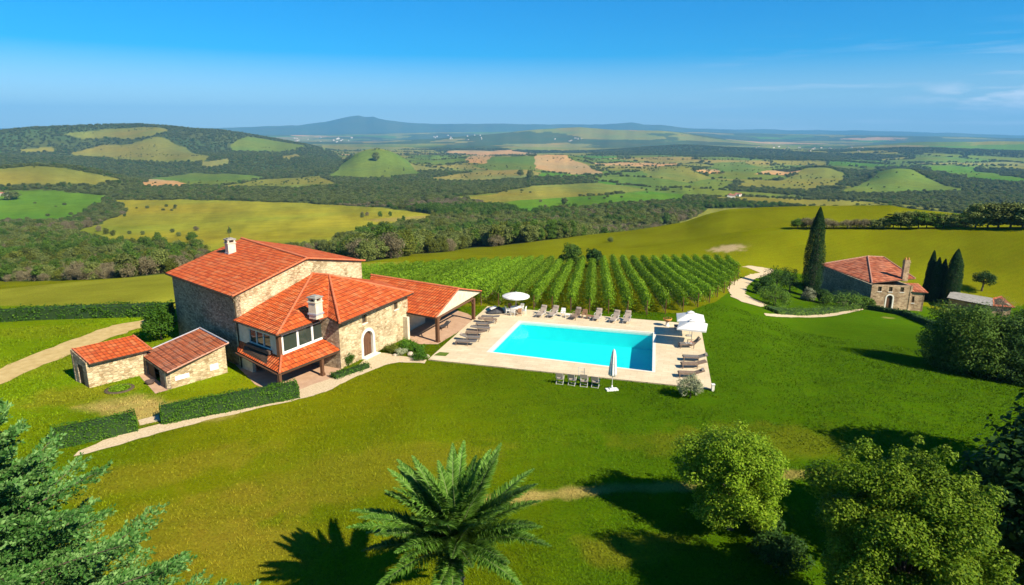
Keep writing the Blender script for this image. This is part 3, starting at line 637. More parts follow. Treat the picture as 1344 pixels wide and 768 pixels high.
SHEETS = []
def NP(pts): return [near_at(*p) for p in pts]
sheet('gravel_path', [NP([(94, 601), (103, 594), (135, 579), (180, 565), (240, 549), (300, 534), (360, 521), (392, 513), (425, 500), (447, 493), (470, 481), (484, 467), (487, 463.5), (501, 463), (522, 467), (540, 470), (562, 472), (558, 477), (524, 476), (505, 480), (470, 494), (430, 514), (400, 523), (350, 534), (300, 546), (240, 561), (170, 580), (130, 592)])], MT['gravel'], 0.03, 0.5, jit=0.16)
sheet('dirt_road', [NP([(-80, 500), (0, 485), (40, 467), (95, 446), (150, 427), (196, 419), (202, 427), (170, 435), (122, 452), (60, 479), (0, 505), (-80, 530)])], MT['dirt'], 0.03, 0.7, jit=0.3)
sheet('gravel_drive', [GP([(972, 350.5), (1003, 353.5), (1006, 357), (985, 360), (962, 369), (955, 378), (960, 390), (975, 397), (998, 403), (1008, 401), (990, 393), (978, 386), (980, 376), (992, 366), (1014, 358), (1016, 354), (985, 349)])], MT['gravel'], 0.06, 0.5, jit=0.2)
sheet('garden_path', [GP([(1003, 411.5), (1050, 413.5), (1090, 411), (1118, 406), (1136, 403), (1132, 407), (1096, 415), (1050, 417), (1005, 415)])], MT['gravel'], 0.06, 0.5, jit=0.1)
sheet('step_path', [NP([(181, 552), (208, 545), (211, 552), (183, 559)])], MT['gravel'], 0.02, 0.5, jit=0.08)
sheet('yard_paving', [NP([(179, 489), (188, 484), (222, 512), (204, 517)])], MT['terracotta'], 0.02, 0.5)
sheet('patio', [NP([(300, 470), (318, 488), (335, 505), (372, 522), (400, 518), (430, 499), (448, 487), (445, 476), (412, 458), (350, 450)])], MT['terracotta'], 0.02, 0.6)
sheet('pavilion_floor', [NP([(536, 446), (550, 452), (575, 452), (600, 437), (628, 421), (614, 412), (590, 405), (560, 406), (530, 420)])], MT['terracotta'], 0.02, 0.6)

# pool deck slab with the pool let into it
DK = [at(562, 473), at(935, 512), at(919, 427), at(640, 403)]
DZ = 0.10
def lerp(a, b, t): return a + (b - a) * t
deck = MB()
o4 = [np.array([p[0], p[1]]) for p in DK]; PI4 = [np.array([p[0], p[1]]) for p in (POOL[1], POOL[2], POOL[3], POOL[0])]   # both: near-left, near-right, far-right, far-left
def out(poly, g):
    c = np.mean(poly, axis=0); return [p + (p - c) / np.hypot(*(p - c)) * g for p in poly]
CO = out(PI4, 0.34)
for i in range(4):
    j = (i + 1) % 4
    q = [o4[i], o4[j], CO[j], CO[i]]
    P = [(p[0], p[1], DZ) for p in q] + [(p[0], p[1], -0.3) for p in q]
    deck.add(P, [(0, 1, 2, 3), (5, 4, 0, 1)[::-1], (4, 5, 1, 0)])
dko = deck.build('pool_deck', MT['deck']); dko['kind'] = 'structure'
cop = MB()
for i in range(4):
    j = (i + 1) % 4
    q = [CO[i], CO[j], PI4[j], PI4[i]]
    P = [(p[0], p[1], DZ + 0.012) for p in q] + [(p[0], p[1], -0.25) for p in q]
    cop.add(P, [(0, 1, 2, 3), (4, 5, 1, 0), (6, 7, 3, 2)])
cop.build('pool_coping', MT['coping'])['kind'] = 'structure'
bas = MB(); q = out(PI4, 0.02)
P = [(p[0], p[1], -0.10) for p in q] + [(p[0], p[1], -1.75) for p in q]
bas.add(P, [(0, 1, 5, 4), (1, 2, 6, 5), (2, 3, 7, 6), (3, 0, 4, 7), (4, 5, 6, 7)])
# broad entry steps along the left end
L0, L1, R1, R0 = q[0], q[3], q[2], q[1]
for k in range(2):
    t0, t1 = 0.0, 0.055 - 0.025 * k
    pl = [lerp(L0, R0, t0), lerp(L0, R0, t1), lerp(L1, R1, t1), lerp(L1, R1, t0)]
    bas.prism(pl, -1.74, -0.75 + 0.35 * k)
b_ = bas.build('pool_basin', MT['pool_plaster']); b_['kind'] = 'structure'
wa = MB(); q = out(PI4, 0.01); wa.add([(p[0], p[1], -0.06) for p in q], [(0, 1, 2, 3)])
wa.build('pool_water', MT['water'])['kind'] = 'structure'
#@@PART3
# ------------------------------------------------------------------ building kit
def xy(p): return np.array([p[0], p[1]], float)
def uv2(v): v = np.asarray(v, float); return v / (np.linalg.norm(v) + 1e-9)

class Roof:
    """solid tiled roof planes in one mesh, UV = metres along the eave / up the slope"""
    def __init__(s, origin): s.v = []; s.f = []; s.mi = []; s.uv = []; s.o = np.array(origin, float)
    def plane(s, pts, eave=(0, 1), th=0.13, side_mat=1):
        pts = [np.array(p, float) for p in pts]; n = len(pts)
        u = uv2(pts[eave[1]] - pts[eave[0]]); nn = np.zeros(3)
        for i in range(n): nn += np.cross(pts[i] - pts[0], pts[(i + 1) % n] - pts[0])
        nn = uv2(nn)
        if nn[2] < 0: nn = -nn; 
        vv = uv2(np.cross(nn, u));  vv = vv if vv[2] > 0 else -vv
        b = len(s.v); low = [p - np.array([0, 0, th]) for p in pts]
        s.v += [tuple(p - s.o) for p in pts + low]
        area2 = 0
        for i in range(n):
            a, c = pts[i], pts[(i + 1) % n]; area2 += a[0] * c[1] - c[0] * a[1]
        top = list(range(n)) if area2 > 0 else list(range(n))[::-1]
        e0 = pts[eave[0]]
        def add(f, mi):
            s.f.append([b + i for i in f]); s.mi.append(mi)
            for i in f:
                p = (pts + low)[i]; s.uv.append((float((p - e0) @ u) + 50, float((p - e0) @ vv) + 50))
        add(top, 0); add([i + n for i in top][::-1], side_mat)
        for i in range(n):
            j = (i + 1) % n; add([i, i + n, j + n, j] if area2 > 0 else [j, j + n, i + n, i], side_mat)
    def build(s, name, mats, parent):
        me = bpy.data.meshes.new(name); me.from_pydata(s.v, [], s.f)
        for m in mats: me.materials.append(m)
        me.polygons.foreach_set('material_index', s.mi)
        l = me.uv_layers.new(name='UVMap'); l.data.foreach_set('uv', np.array(s.uv, np.float32).ravel()); me.update()
        return link(name, me, parent)

def cap_line(mb, a, b, r=0.12, step=0.4):
    """ridge tiles: short lapped half-round pieces"""
    a, b = np.array(a, float), np.array(b, float); L_ = np.linalg.norm(b - a); k = max(1, int(L_ / step)); d = (b - a) / k
    for i in range(k):
        p = a + d * i; q = a + d * (i + 1.08); mb.tube([p + [0, 0, .02], q + [0, 0, .0]], [r, r * 0.86], 8)

class Wall:
    """straight wall from p to q (plan), z0..z1 (z1 may differ at both ends), with rectangular openings"""
    def __init__(s, p, q, z0, z1, th=0.35):
        s.p, s.q = xy(p), xy(q); s.z0 = z0; s.z1 = z1 if hasattr(z1, '__len__') else (z1, z1); s.th = th
        s.L = np.hypot(*(s.q - s.p)); s.u = (s.q - s.p) / s.L; s.n = np.array([s.u[1], -s.u[0]])   # n: outside, to the right of p->q
    def pt(s, a, z, out=0.0): w = s.p + s.u * a + s.n * out; return (w[0], w[1], z)
    def hit(s, px, py):
        """place on the outer face seen at this point of the photograph: along the wall, height"""
        d = ray(px, py); n3 = np.array([s.n[0], s.n[1], 0]); t = ((np.array([s.p[0], s.p[1], 0]) - CAM) @ n3) / (d @ n3); w = CAM + d * t
        return float((w[:2] - s.p) @ s.u), float(w[2])
    def mesh(s, mb, openings=(), mi=0):
        xs = sorted({0.0, s.L} | {a for o in openings for a in o[:2]}); 
        def top(a): return s.z1[0] + (s.z1[1] - s.z1[0]) * a / s.L
        for i in range(len(xs) - 1):
            a0, a1 = xs[i], xs[i + 1]
            if a1 - a0 < 1e-5: continue
            cuts = sorted([(o[2], o[3]) for o in openings if o[0] <= a0 + 1e-6 and o[1] >= a1 - 1e-6])
            z = s.z0; segs = []
            for c0, c1 in cuts: segs.append((z, c0)); z = c1
            segs.append((z, None))
            for c0, c1 in segs:
                t0, t1 = (c1, c1) if c1 is not None else (top(a0), top(a1))
                if c1 is not None and c1 - c0 < 1e-4: continue
                P = [s.pt(a0, c0), s.pt(a1, c0), s.pt(a1, t1), s.pt(a0, t0), s.pt(a0, c0, -s.th), s.pt(a1, c0, -s.th), s.pt(a1, t1, -s.th), s.pt(a0, t0, -s.th)]
                fs = [(0, 1, 2, 3), (5, 4, 7, 6), (3, 2, 6, 7), (1, 0, 4, 5)]
                fs += [(0, 3, 7, 4)] ; fs += [(2, 1, 5, 6)]
                mb.add(P, fs, mi)
    def slab(s, mb, a0, a1, z0, z1, o0, o1, mi=0):
        P = [s.pt(a, z, o) for o in (o0, o1) for a, z in ((a0, z0), (a1, z0), (a1, z1), (a0, z1))]
        mb.add(P, [(0, 1, 2, 3), (7, 6, 5, 4), (0, 4, 5, 1), (1, 5, 6, 2), (2, 6, 7, 3), (3, 7, 4, 0)], mi)
    def window(s, root, org, a0, a1, z0, z1, mullions=1, frame=0.07, mat='white', sill=True, name='window', depth=0.14, label=None):
        f = MB(); s.slab(f, a0, a0 + frame, z0, z1, -depth, -depth + .07); s.slab(f, a1 - frame, a1, z0, z1, -depth, -depth + .07)
        s.slab(f, a0 + frame, a1 - frame, z0, z0 + frame, -depth, -depth + .068); s.slab(f, a0 + frame, a1 - frame, z1 - frame, z1, -depth, -depth + .068)
        for k in range(1, mullions + 1):
            c = a0 + (a1 - a0) * k / (mullions + 1); s.slab(f, c - .025, c + .025, z0 + frame, z1 - frame, -depth, -depth + .06)
        w = f.build(name, MT[mat], root, origin=org)
        g = MB(); s.slab(g, a0 + frame * .5, a1 - frame * .5, z0 + frame * .5, z1 - frame * .5, -depth + .01, -depth + .025); g.build('pane', MT['glass'], w, origin=org)
        if sill:
            g = MB(); s.slab(g, a0 - .08, a1 + .08, z0 - .10, z0 - .003, -depth + .02, .07); g.build('sill', MT['limewash'], w, origin=org)
        if label: w['label'] = label
        return w
    def arch_door(s, root, org, a0, a1, z1, wood='wood', stone_='limewash', band=0.28):
        """door with a half-round head and a pale dressed surround standing proud of the wall"""
        c = (a0 + a1) / 2; r = (a1 - a0) / 2; zs = z1 - r; n = 14
        inner = [(a0, s.z0)] + [(c - r * math.cos(math.pi * k / n), zs + r * math.sin(math.pi * k / n)) for k in range(n + 1)] + [(a1, s.z0)]
        R = r + band
        outer = [(c - R, s.z0)] + [(c - R * math.cos(math.pi * k / n), zs + R * math.sin(math.pi * k / n)) for k in range(n + 1)] + [(c + R, s.z0)]
        mb = MB(); m = len(inner)
        for i in range(m - 1):
            P = [s.pt(*inner[i], .05), s.pt(*inner[i + 1], .05), s.pt(*outer[i + 1], .05), s.pt(*outer[i], .05), s.pt(*inner[i], -.2), s.pt(*inner[i + 1], -.2), s.pt(*outer[i + 1], -.01), s.pt(*outer[i], -.01)]
            mb.add(P, [(0, 1, 2, 3), (4, 5, 1, 0), (3, 2, 6, 7)])
        d = MB(); P = [s.pt(a, z, -.22) for a, z in inner]; d.add(P, [tuple(range(m))])
        for k in range(1, 5):
            a = a0 + (a1 - a0) * k / 5; d.add([s.pt(a - .012, s.z0, -.205), s.pt(a + .012, s.z0, -.205), s.pt(a + .012, zs, -.205), s.pt(a - .012, zs, -.205)], [(0, 1, 2, 3)], 1)
        do = d.build('door', [MT[wood], MT['dark_wood']], root, origin=org)
        h = MB(); p = s.pt(a1 - .18, s.z0 + (z1 - s.z0) * .45, -.17); h.box(p, (.05, .05, .16)); h.build('handle', MT['rust'], do, origin=org)
        mb.build('door_surround', MT[stone_], root, origin=org)
        return do

def chimney(parent, org, base, size, z0, z1, mat, ang, cap='slab'):
    b = MB(); w, d = size; h = z1 - z0
    b.box((base[0], base[1], (z0 + z1 - .45) / 2), (w, d, h - .45), ang)
    ca, sa = math.cos(ang), math.sin(ang)
    def loc(x, y): return (base[0] + x * ca - y * sa, base[1] + x * sa + y * ca)
    for x in (-1, 1):
        for y in (-1, 1):
            p = loc(x * (w / 2 - .08), y * (d / 2 - .08)); b.box((p[0], p[1], z1 - .30), (.16, .16, .30), ang)
    b.box((base[0], base[1], z1 - .47), (w + .14, d + .14, .08), ang)
    o = b.build('chimney', MT[mat], parent, origin=org)
    c = MB(); c.box((base[0], base[1], z1 - .10), (w + .16, d + .16, .10), ang); c.box((base[0], base[1], z1 - .01), (w * .7, d * .7, .09), ang)
    c.build('chimney_cap', MT['slab'], o, origin=org)
    k = MB(); k.box((base[0], base[1], z1 - .30), (w - .34, d - .34, .28), ang); k.build('flue', MT['rust'], o, origin=org)
    f = MB(); f.box((base[0], base[1], z0 + .42), (w + .14, d + .14, .14), ang); f.build('flashing', MT['lead'], o, origin=org)
    return o

# ------------------------------------------------------------------ the big farmhouse
org = np.array(list(at(372, 470, 0)[:2]) + [0.0])
FH = empty('farmhouse', org, 'large old stone farmhouse with red tiled hip roofs, glazed corner room and arched front door', 'farmhouse')

# tall rear block
ZE, ZR = 6.55, 8.25
E1 = at(304.5, 389, ZE); E0 = at(217, 358, ZE); E2 = at(479, 342, ZE); A1 = at(403, 339, ZR); A0 = at(317, 313, ZR)
E3 = np.array([E0[0] + E2[0] - E1[0], E0[1] + E2[1] - E1[1], ZE])
ul = uv2(E0 - E1); ug = uv2(E2 - E1)
c1 = E1 + ul * .18 + ug * .45; c0 = E0 - ul * .45 + ug * .45; c2 = E2 + ul * .18 - ug * .45; c3 = c0 + (c2 - c1)
rf = Roof(org)
rf.plane([E0, E1, A1, A0], (0, 1)); rf.plane([E2, E3, A0, A1], (0, 1))
tower_roof = rf.build('roof', [MT['tile'], MT['dark_wood']], FH)
cm = MB(); cap_line(cm, A0, A1, .15); cap_line(cm, E1, A1, .09); cap_line(cm, E2, A1, .09)
cm.build('ridge_tiles', MT['tile_cap'], tower_roof, origin=org)
def roof_z(P, tri):
    a, b, c = [np.array(t) for t in tri]; n = np.cross(b - a, c - a); return a[2] - (n[0] * (P[0] - a[0]) + n[1] * (P[1] - a[1])) / n[2]
w = MB(); Wl = Wall(c0, c1, 0, [roof_z(c0, (E0, E1, A1)) - .14, roof_z(c1, (E0, E1, A1)) - .14]); Wl.mesh(w)
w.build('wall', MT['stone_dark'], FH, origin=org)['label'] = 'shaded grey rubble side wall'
# gable wall towards the camera
w = MB(); g1, g2 = xy(c1), xy(c2); L_ = np.hypot(*(g2 - g1)); u_ = (g2 - g1) / L_; n_ = np.array([u_[1], -u_[0]])
ta = float((xy(A1) - g1) @ u_); pa = g1 + u_ * ta
zz = [roof_z(c1, (E0, E1, A1)) - .14, roof_z(pa, (E0, E1, A1)) - .16, roof_z(c2, (E2, E3, A0)) - .14]
for (p, q, za, zb) in ((g1, pa, zz[0], zz[1]), (pa, g2, zz[1], zz[2])):
    Wall(p, q, 0, [za, zb]).mesh(w)
w.build('wall', MT['stone_light'], FH, origin=org)['label'] = 'pale stone gable wall above the lower roof'
w = MB(); Wall(c2, c3, 0, [zz[2], zz[2]]).mesh(w); Wall(c3, c0, 0, [zz[2], zz[0]]).mesh(w)
b0 = xy(c3) + (xy(c0) - xy(c3)) * .5; w.prism([xy(c3), b0 , xy(c0)][::-1], zz[0] - .2, [zz[0] - .1, zz[1] - .25, zz[2] - .1][::-1])
w.build('wall', MT['stone_dark'], FH, origin=org)
# chimney of the tall block with its aerial
cp = at(303, 331, 7.75)
ch = chimney(tower_roof, org, cp, (.72, .8), cp[2] - .5, cp[2] + 1.45, 'plaster', math.atan2(ul[1], ul[0]))
a_ = MB(); a_.tube([(cp[0], cp[1], cp[2] + 1.35), (cp[0], cp[1], cp[2] + 2.7)], .022, 5); a_.build('aerial', MT['rust'], ch, origin=org)
# gutters / eave boards
g = MB(); g.tube([E0 + [0, 0, -.12], E1 + [0, 0, -.12]], .07, 6); gd = np.array([0, 0, -.15]); 
dp = at(305.5, 404, 5.4); g.tube([E1 + ul * .1 + gd, c1 + ul * .1 - ug * .12 + np.array([0, 0, -.6]), np.array([*(xy(c1) - ug[:2] * .1), .1])], .05, 6)
g.build('gutter', MT['dark_wood'], tower_roof, origin=org)

# middle block under the hip roof
ZH = 4.45; ZA = 6.7
Lh = at(305.5, 420, ZH); Fh = at(363.6, 439.5, ZH); J1 = at(430, 416, ZH); J2 = at(446, 424, ZH); Rh = at(543, 384, ZH); P1 = at(410, 359, ZA); P2 = at(432, 361, ZA)
bk = xy(Rh) - (xy(J2) - xy(J1)) / np.hypot(*(xy(J2) - xy(J1))) * 6.6; Bk = np.array([bk[0], bk[1], ZH])
rf = Roof(org)
rf.plane([Lh, Fh, P1], (0, 1)); rf.plane([Fh, J1, P2, P1], (0, 1)); rf.plane([J1, J2, P2], (0, 1)); rf.plane([J2, Rh, P2], (0, 1)); rf.plane([Rh, Bk, P2], (0, 1))
hip = rf.build('roof', [MT['tile'], MT['dark_wood']], FH)
cm = MB()
for a, b in ((Fh, P1), (P1, P2), (J2, P2), (Rh, P2), (J1, P2)): cap_line(cm, a, b, .115 if a is not J1 else .03)
cm.build('ridge_tiles', MT['tile_cap'], hip, origin=org)
hf = MB()
for a, b in ((Lh, Fh), (Fh, J1), (J1, J2), (J2, Rh)): hf.tube([a + [0, 0, -.10], b + [0, 0, -.10]], .06, 6)
hf.build('gutter', MT['dark_wood'], hip, origin=org)
cp = at(414.5, 409, 5.35); chimney(hip, org, cp, (.80, .80), cp[2] - .55, cp[2] + 1.35, 'plaster', math.atan2(J1[1] - Fh[1], J1[0] - Fh[0]))

uf = uv2(xy(Rh) - xy(J2)); nf = np.array([uf[1], -uf[0]])
fa = xy(at(448, 484.5, 0)); fb = xy(at(536.5, 441.6, 0))
FW = Wall(fa, fb, 0, 4.36, .45)
w = MB()
dA = FW.hit(476.5, 450)[0]; dB = FW.hit(489.5, 450)[0]; dz = FW.hit(482, 434.5)[1]
w1 = FW.hit(475, 413)[0], FW.hit(481, 413)[0], FW.hit(478, 421.5)[1], FW.hit(478, 412.5)[1]
w2 = FW.hit(517, 395)[0], FW.hit(522, 395)[0], FW.hit(519.5, 402.5)[1], FW.hit(519.5, 394.5)[1]
w1 = (w1[0], max(w1[1], w1[0] + .55), 3.22, 3.98); w2 = (w2[0], max(w2[1], w2[0] + .5), 3.30, 3.98)
FW.mesh(w, [(dA - .05, dB + .05, 0, dz + .02), w1, w2])
w.build('wall', MT['stone_light'], FH, origin=org)['label'] = 'sunlit cream stone front wall with arched door'
FW.arch_door(FH, org, dA, dB, dz)
FW.window(FH, org, *w1, mat='wood', depth=.18); FW.window(FH, org, *w2, mat='wood', depth=.18)
st = MB(); FW.slab(st, dA - .35, dB + .35, 0.0, .09, -.1, .55); st.build('doorstep', MT['limewash'], FH, origin=org)
# end wall and the short wall between the front block and the glazed room
j1w = xy(at(430, 416, ZH)) + nf * -.25 ; 
side_n = fa - nf * 3.2
w = MB(); Wall(side_n, fa + nf * -.003, 0, 4.33, .4).mesh(w); w.build('wall', MT['stone_dark'], FH, origin=org)['label'] = 'shaded rubble wall beside the porch'
w = MB(); Wall(fb - uf * .003, xy(Bk) + nf * .3, 0, 4.33, .4).mesh(w); w.build('wall', MT['stone_light'], FH, origin=org)

# glazed corner room above the porch
r0 = xy(Fh) + uv2(xy(Lh) - xy(Fh)) * .45 + uv2(xy(J1) - xy(Fh)) * .40
ur = uv2(xy(J1) - xy(Fh)); r1 = r0 + ur * (np.hypot(*(xy(J1) - xy(Fh))) - .1)
ull = uv2(xy(Lh) - xy(Fh)); l0 = xy(c1) - xy(ug) * .02
RW = Wall(r0, r1, 0, 4.30, .22); LW = Wall(l0, r0, 0, 4.30, .22)
zs = RW.hit(395, 459)[1]                       # window sill height
zs = min(max(zs, 2.55), 2.95); zt = 4.12
w = MB(); zf = 2.15
a0, a1 = .42, RW.L - .15
RWo = Wall(r0, r1, zf, 4.30, .22); RWo.mesh(w, [(a0, a1, zs, zt)])
w.build('wall', MT['limewash'], FH, origin=org)['label'] = 'whitewashed wall under the wide windows'
k = 3
for i in range(k):
    s0 = a0 + (a1 - a0) * i / k; s1 = a0 + (a1 - a0) * (i + 1) / k
    RWo.window(FH, org, s0 + .002, s1 - .002, zs, zt, 0, .10, 'white', i == 99, depth=.10)
sb = MB(); RWo.slab(sb, a0 - .15, a1 + .12, zs - .13, zs - .004, -.05, .09); sb.build('sill', MT['white'], FH, origin=org)
w = MB(); LWo = Wall(l0, r0, zf, 4.30, .22); b0_, b1_ = LW.L * .27, LW.L * .80
LWo.mesh(w, [(b0_, b1_, 2.72, 3.95)]); w.build('wall', MT['plaster'], FH, origin=org)['label'] = 'shaded side wall of the glazed room'
for i in range(3):
    s0 = b0_ + (b1_ - b0_) * i / 3; s1 = b0_ + (b1_ - b0_) * (i + 1) / 3
    LWo.window(FH, org, s0 + .002, s1 - .002, 2.72, 3.95, 0, .08, 'silver', False, depth=.10)
fb_ = MB(); LWo.slab(fb_, b0_ - .12, b1_ + .15, 2.42, 2.70, 0.003, .32); fb_.build('flower_box', MT['rust'], FH, origin=org)
cpst = MB(); cpst.box((r0[0] + nf[0] * .03, r0[1] + nf[1] * .03, 3.3), (.30, .30, 1.95), math.atan2(ur[1], ur[0])); cpst.build('corner_post', MT['wood'], FH, origin=org)
# floor slab of the room = ceiling of the porch
fl = MB(); fl.prism([l0, r0, r1, r1 - nf * 2.2, l0 - nf * .2][:], 2.0, 2.13); fl.build('floor_slab', MT['dark_wood'], FH, origin=org)
# porch roof
ZP = 1.78
Q0 = at(311, 461, ZP); Q1 = at(367, 490, ZP); Q2 = at(446, 459.5, ZP)
I0 = np.array([*(l0 + ull * .0), 2.52]); I1 = np.array([*(r0 + nf * .17), 2.52]); I2 = np.array([*(r1 + nf * .1), 2.52])
rf = Roof(org); rf.plane([Q0, Q1, I1, I0], (0, 1), .12); rf.plane([Q1, Q2, I2, I1], (0, 1), .12)
pr = rf.build('porch_roof', [MT['tile'], MT['dark_wood']], FH)
cm = MB(); cap_line(cm, Q1, I1, .10); cm.build('ridge_tiles', MT['tile_cap'], pr, origin=org)
for px, py in ((369, 492), (424.5, 468), ):
    p = at(px, py, ZP - .05); p = p[:2] - nf * .22
    if px < 400: p = p + uv2(I1[:2] - Q1[:2]) * .18
    b = MB(); b.box((p[0], p[1], (ZP - .1) / 2), (.24, .24, ZP - .14), math.atan2(ur[1], ur[0])); b.box((p[0], p[1], .12), (.34, .34, .24), math.atan2(ur[1], ur[0])); b.build('porch_post', MT['wood'], FH, origin=org)
bm_ = MB(); bm_.tube([Q0 + [0, 0, -.2], Q1 + [0, 0, -.2]] - np.array([*(nf * .15), 0]), .09, 4); bm_.tube([Q1 + [0, 0, -.2], Q2 + [0, 0, -.2]] - np.array([*(nf * .15), 0]), .09, 4)
bm_.build('porch_beam', MT['wood'], FH, origin=org)
gw = MB(); Wall(l0 + ull * .02, l0 + (r0 - l0) * .28, 0, 2.0, .3).mesh(gw); gw.build('wall', MT['plaster'], FH, origin=org)['label'] = 'low pale pier at the garage corner'

# ------------------------------------------------------------------ open pavilion beside the pool
ZV, ZVR = 2.6, 4.3
Va = at(571.5, 417, ZV); Rb = at(602, 379, ZVR); Ra = at(487, 361, ZVR)
Vc = at(632, 382, ZV); 
slope_in = Ra - Rb
Vl = Va + slope_in * .78; Vd = Vc + slope_in * .95
orgp = np.array([*((Va[:2] + Vc[:2]) / 2 + slope_in[:2] * .2), 0])
PV = empty('pavilion', orgp, 'open pavilion with red tiled gable roof on timber posts beside the pool terrace', 'pavilion')
rf = Roof(orgp); rf.plane([Vl, Va, Rb, Ra], (0, 1)); rf.plane([Vc, Vd, Ra, Rb], (0, 1))
pvr = rf.build('roof', [MT['tile'], MT['dark_wood']], PV)
cm = MB(); cap_line(cm, Ra, Rb, .14); cap_line(cm, Va, Rb, .07); cap_line(cm, Vc, Rb, .07); cm.build('ridge_tiles', MT['tile_cap'], pvr, origin=orgp)
si = uv2(slope_in[:2])
gb = MB(); ins = si * .12
def gp(p, dz): return np.array([p[0] + ins[0], p[1] + ins[1], p[2] + dz])
ga, gm_, gc = gp(Va, -.15), gp(Rb, -.15), gp(Vc, -.15)
P = [ga, gc, gm_]; P2_ = [p + np.array([*(si * .12), 0]) for p in P]
gb.add(P + P2_, [(0, 1, 2), (5, 4, 3), (0, 3, 4, 1), (1, 4, 5, 2), (2, 5, 3, 0)])
gb.build('gable_panel', MT['plaster'], PV, origin=orgp)
pp1 = xy(at(574.5, 449, 0)); pp2 = xy(at(621.5, 420, 0))
ang = math.atan2(si[1], si[0])
for p in (pp1, pp2, pp2 + si * 4.5):
    b = MB(); b.box((p[0], p[1], 1.22), (.30, .30, 2.44), ang); b.box((p[0], p[1], .06), (.42, .42, .12), ang); po = b.build('post', MT['wood'], PV, origin=orgp)
    for sg in (-1, 1):
        b = MB(); d2 = uv2(pp2 - pp1) * sg * (1 if (p is pp1) == (sg > 0) else .01)
        if abs(d2[0]) + abs(d2[1]) > .5:
            b.tube([(p[0], p[1], 1.75), (p[0] + d2[0] * .7, p[1] + d2[1] * .7, 2.36)], .07, 4); b.build('brace', MT['wood'], po, origin=orgp)
b = MB(); b.tube([(*pp1, 2.40), (*pp2, 2.40)], .12, 4); b.tube([(*pp1, 2.40), (*(pp1 + si * 5.5), 2.40)], .12, 4); b.tube([(*pp2, 2.40), (*(pp2 + si * 5.5), 2.40)], .12, 4); b.build('beam', MT['wood'], PV, origin=orgp)
w = MB(); q1 = xy(at(548, 449, 0)); Wall(q1 + si * 2.8, q1 + si * 1.2, 0, 2.3, .3).mesh(w); Wall(q1 + si * 2.82 + uv2(pp2 - pp1) * 5.5, q1 + si * 2.82, 0, 2.35, .3).mesh(w)
w.build('wall', MT['plaster'], PV, origin=orgp)

# ------------------------------------------------------------------ the two sheds on the left
def shed(name, label, fl, fr, zf_, bl, br, zb, fb_l, fb_r, mat, tile, extra=None):
    """fl/fr/bl/br: roof corners (front-left.. back-right) with heights; fb_l, fb_r: foot of the front wall"""
    o = np.array([*((xy(fb_l) + xy(fb_r)) / 2), 0]); R = empty(name, o, label, 'shed')
    rf = Roof(o); rf.plane([fl, fr, br, bl], (0, 1), .10); ro = rf.build('roof', [tile, MT['dark_wood']], R)
    for a_, b_ in ((fl, bl), (fr, br)):
        cm = MB(); cap_line(cm, a_, b_, .07); cm.build('verge_tiles', MT['tile_cap'], ro, origin=o)
    ub = xy(bl) - xy(fl); ubn = uv2(ub); dep = np.hypot(*ub) - .35
    p, q = xy(fb_l), xy(fb_r); pb, qb = p + ubn * dep, q + ubn * dep
    def zr(P): return roof_z(P, (fl, fr, bl)) - .11
    return R, o, p, q, pb, qb, zr

zA = 2.12
fl, fr, br, bl = at(118, 477.5, zA), at(199.5, 458.5, zA), at(175, 440, 2.75), at(95, 457.5, 2.75)
SA, oA, p, q, pb, qb, zr = shed('stone_shed', 'small low stone shed with bright red tiled roof at the left end of the farmyard', fl, fr, zA, bl, br, 2.75, at(117.5, 509.5, 0), at(196, 490, 0), 'stone_light', MT['tile'])
w = MB(); Wall(p, q, 0, [zr(p), zr(q)], .3).mesh(w); w.build('wall', MT['stone_light'], SA, origin=oA)['label'] = 'sunlit cream front wall'
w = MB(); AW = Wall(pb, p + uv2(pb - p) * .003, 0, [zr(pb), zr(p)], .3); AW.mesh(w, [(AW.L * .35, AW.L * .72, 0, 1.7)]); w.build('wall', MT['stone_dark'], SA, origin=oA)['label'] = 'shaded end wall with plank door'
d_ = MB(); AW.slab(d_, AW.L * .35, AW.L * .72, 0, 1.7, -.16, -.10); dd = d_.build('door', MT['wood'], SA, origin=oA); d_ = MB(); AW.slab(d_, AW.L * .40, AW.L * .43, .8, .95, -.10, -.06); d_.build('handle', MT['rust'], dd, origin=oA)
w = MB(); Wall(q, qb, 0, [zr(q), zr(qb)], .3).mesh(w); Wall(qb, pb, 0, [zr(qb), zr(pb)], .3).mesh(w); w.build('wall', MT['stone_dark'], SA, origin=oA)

fl, fr, br, bl = at(219, 489.5, 1.6), at(299.5, 450.5, 2.55), at(262, 431, 2.55), at(184, 465, 1.6)
# roof rises from the low left edge (bl..fl) to the high right edge (br..fr)
oB = np.array([*(xy(at(255, 500, 0))), 0]); SB = empty('lean_to_shed', oB, 'lean-to shed with browned old tile roof against the tall grey wall of the farmhouse', 'shed')
rf = Roof(oB); rf.plane([bl, fl, fr, br], (0, 1), .10); ro = rf.build('roof', [MT['tile_old'], MT['dark_wood']], SB)
cm = MB(); cap_line(cm, fl, fr, .07); cm.build('verge_tiles', MT['tile_cap_pink'], ro, origin=oB)
cm = MB(); cm.tube([bl + (br - bl) * .02 + [0, 0, .03], br + [0, 0, .03]], .06, 6); cm.tube([br + [0, 0, .05], fr + [0, 0, .05]], .08, 6); cm.build('flashing', MT['lead'], ro, origin=oB)
def zr(P): return roof_z(P, (bl, fl, fr)) - .11
p, q = xy(at(220, 512, 0)), xy(at(299, 489, 0)); ub = uv2(xy(bl) - xy(fl)); dep = np.hypot(*(xy(bl) - xy(fl))) - .35; pb = p + ub * dep; qb = q + ub * dep
w = MB(); Wall(p, q, 0, [zr(p), zr(q)], .3).mesh(w); BW = Wall(p, q, 0, 1, .3)
w.build('wall', MT['stone_light'], SB, origin=oB)['label'] = 'sunlit cream front wall with two patched openings'
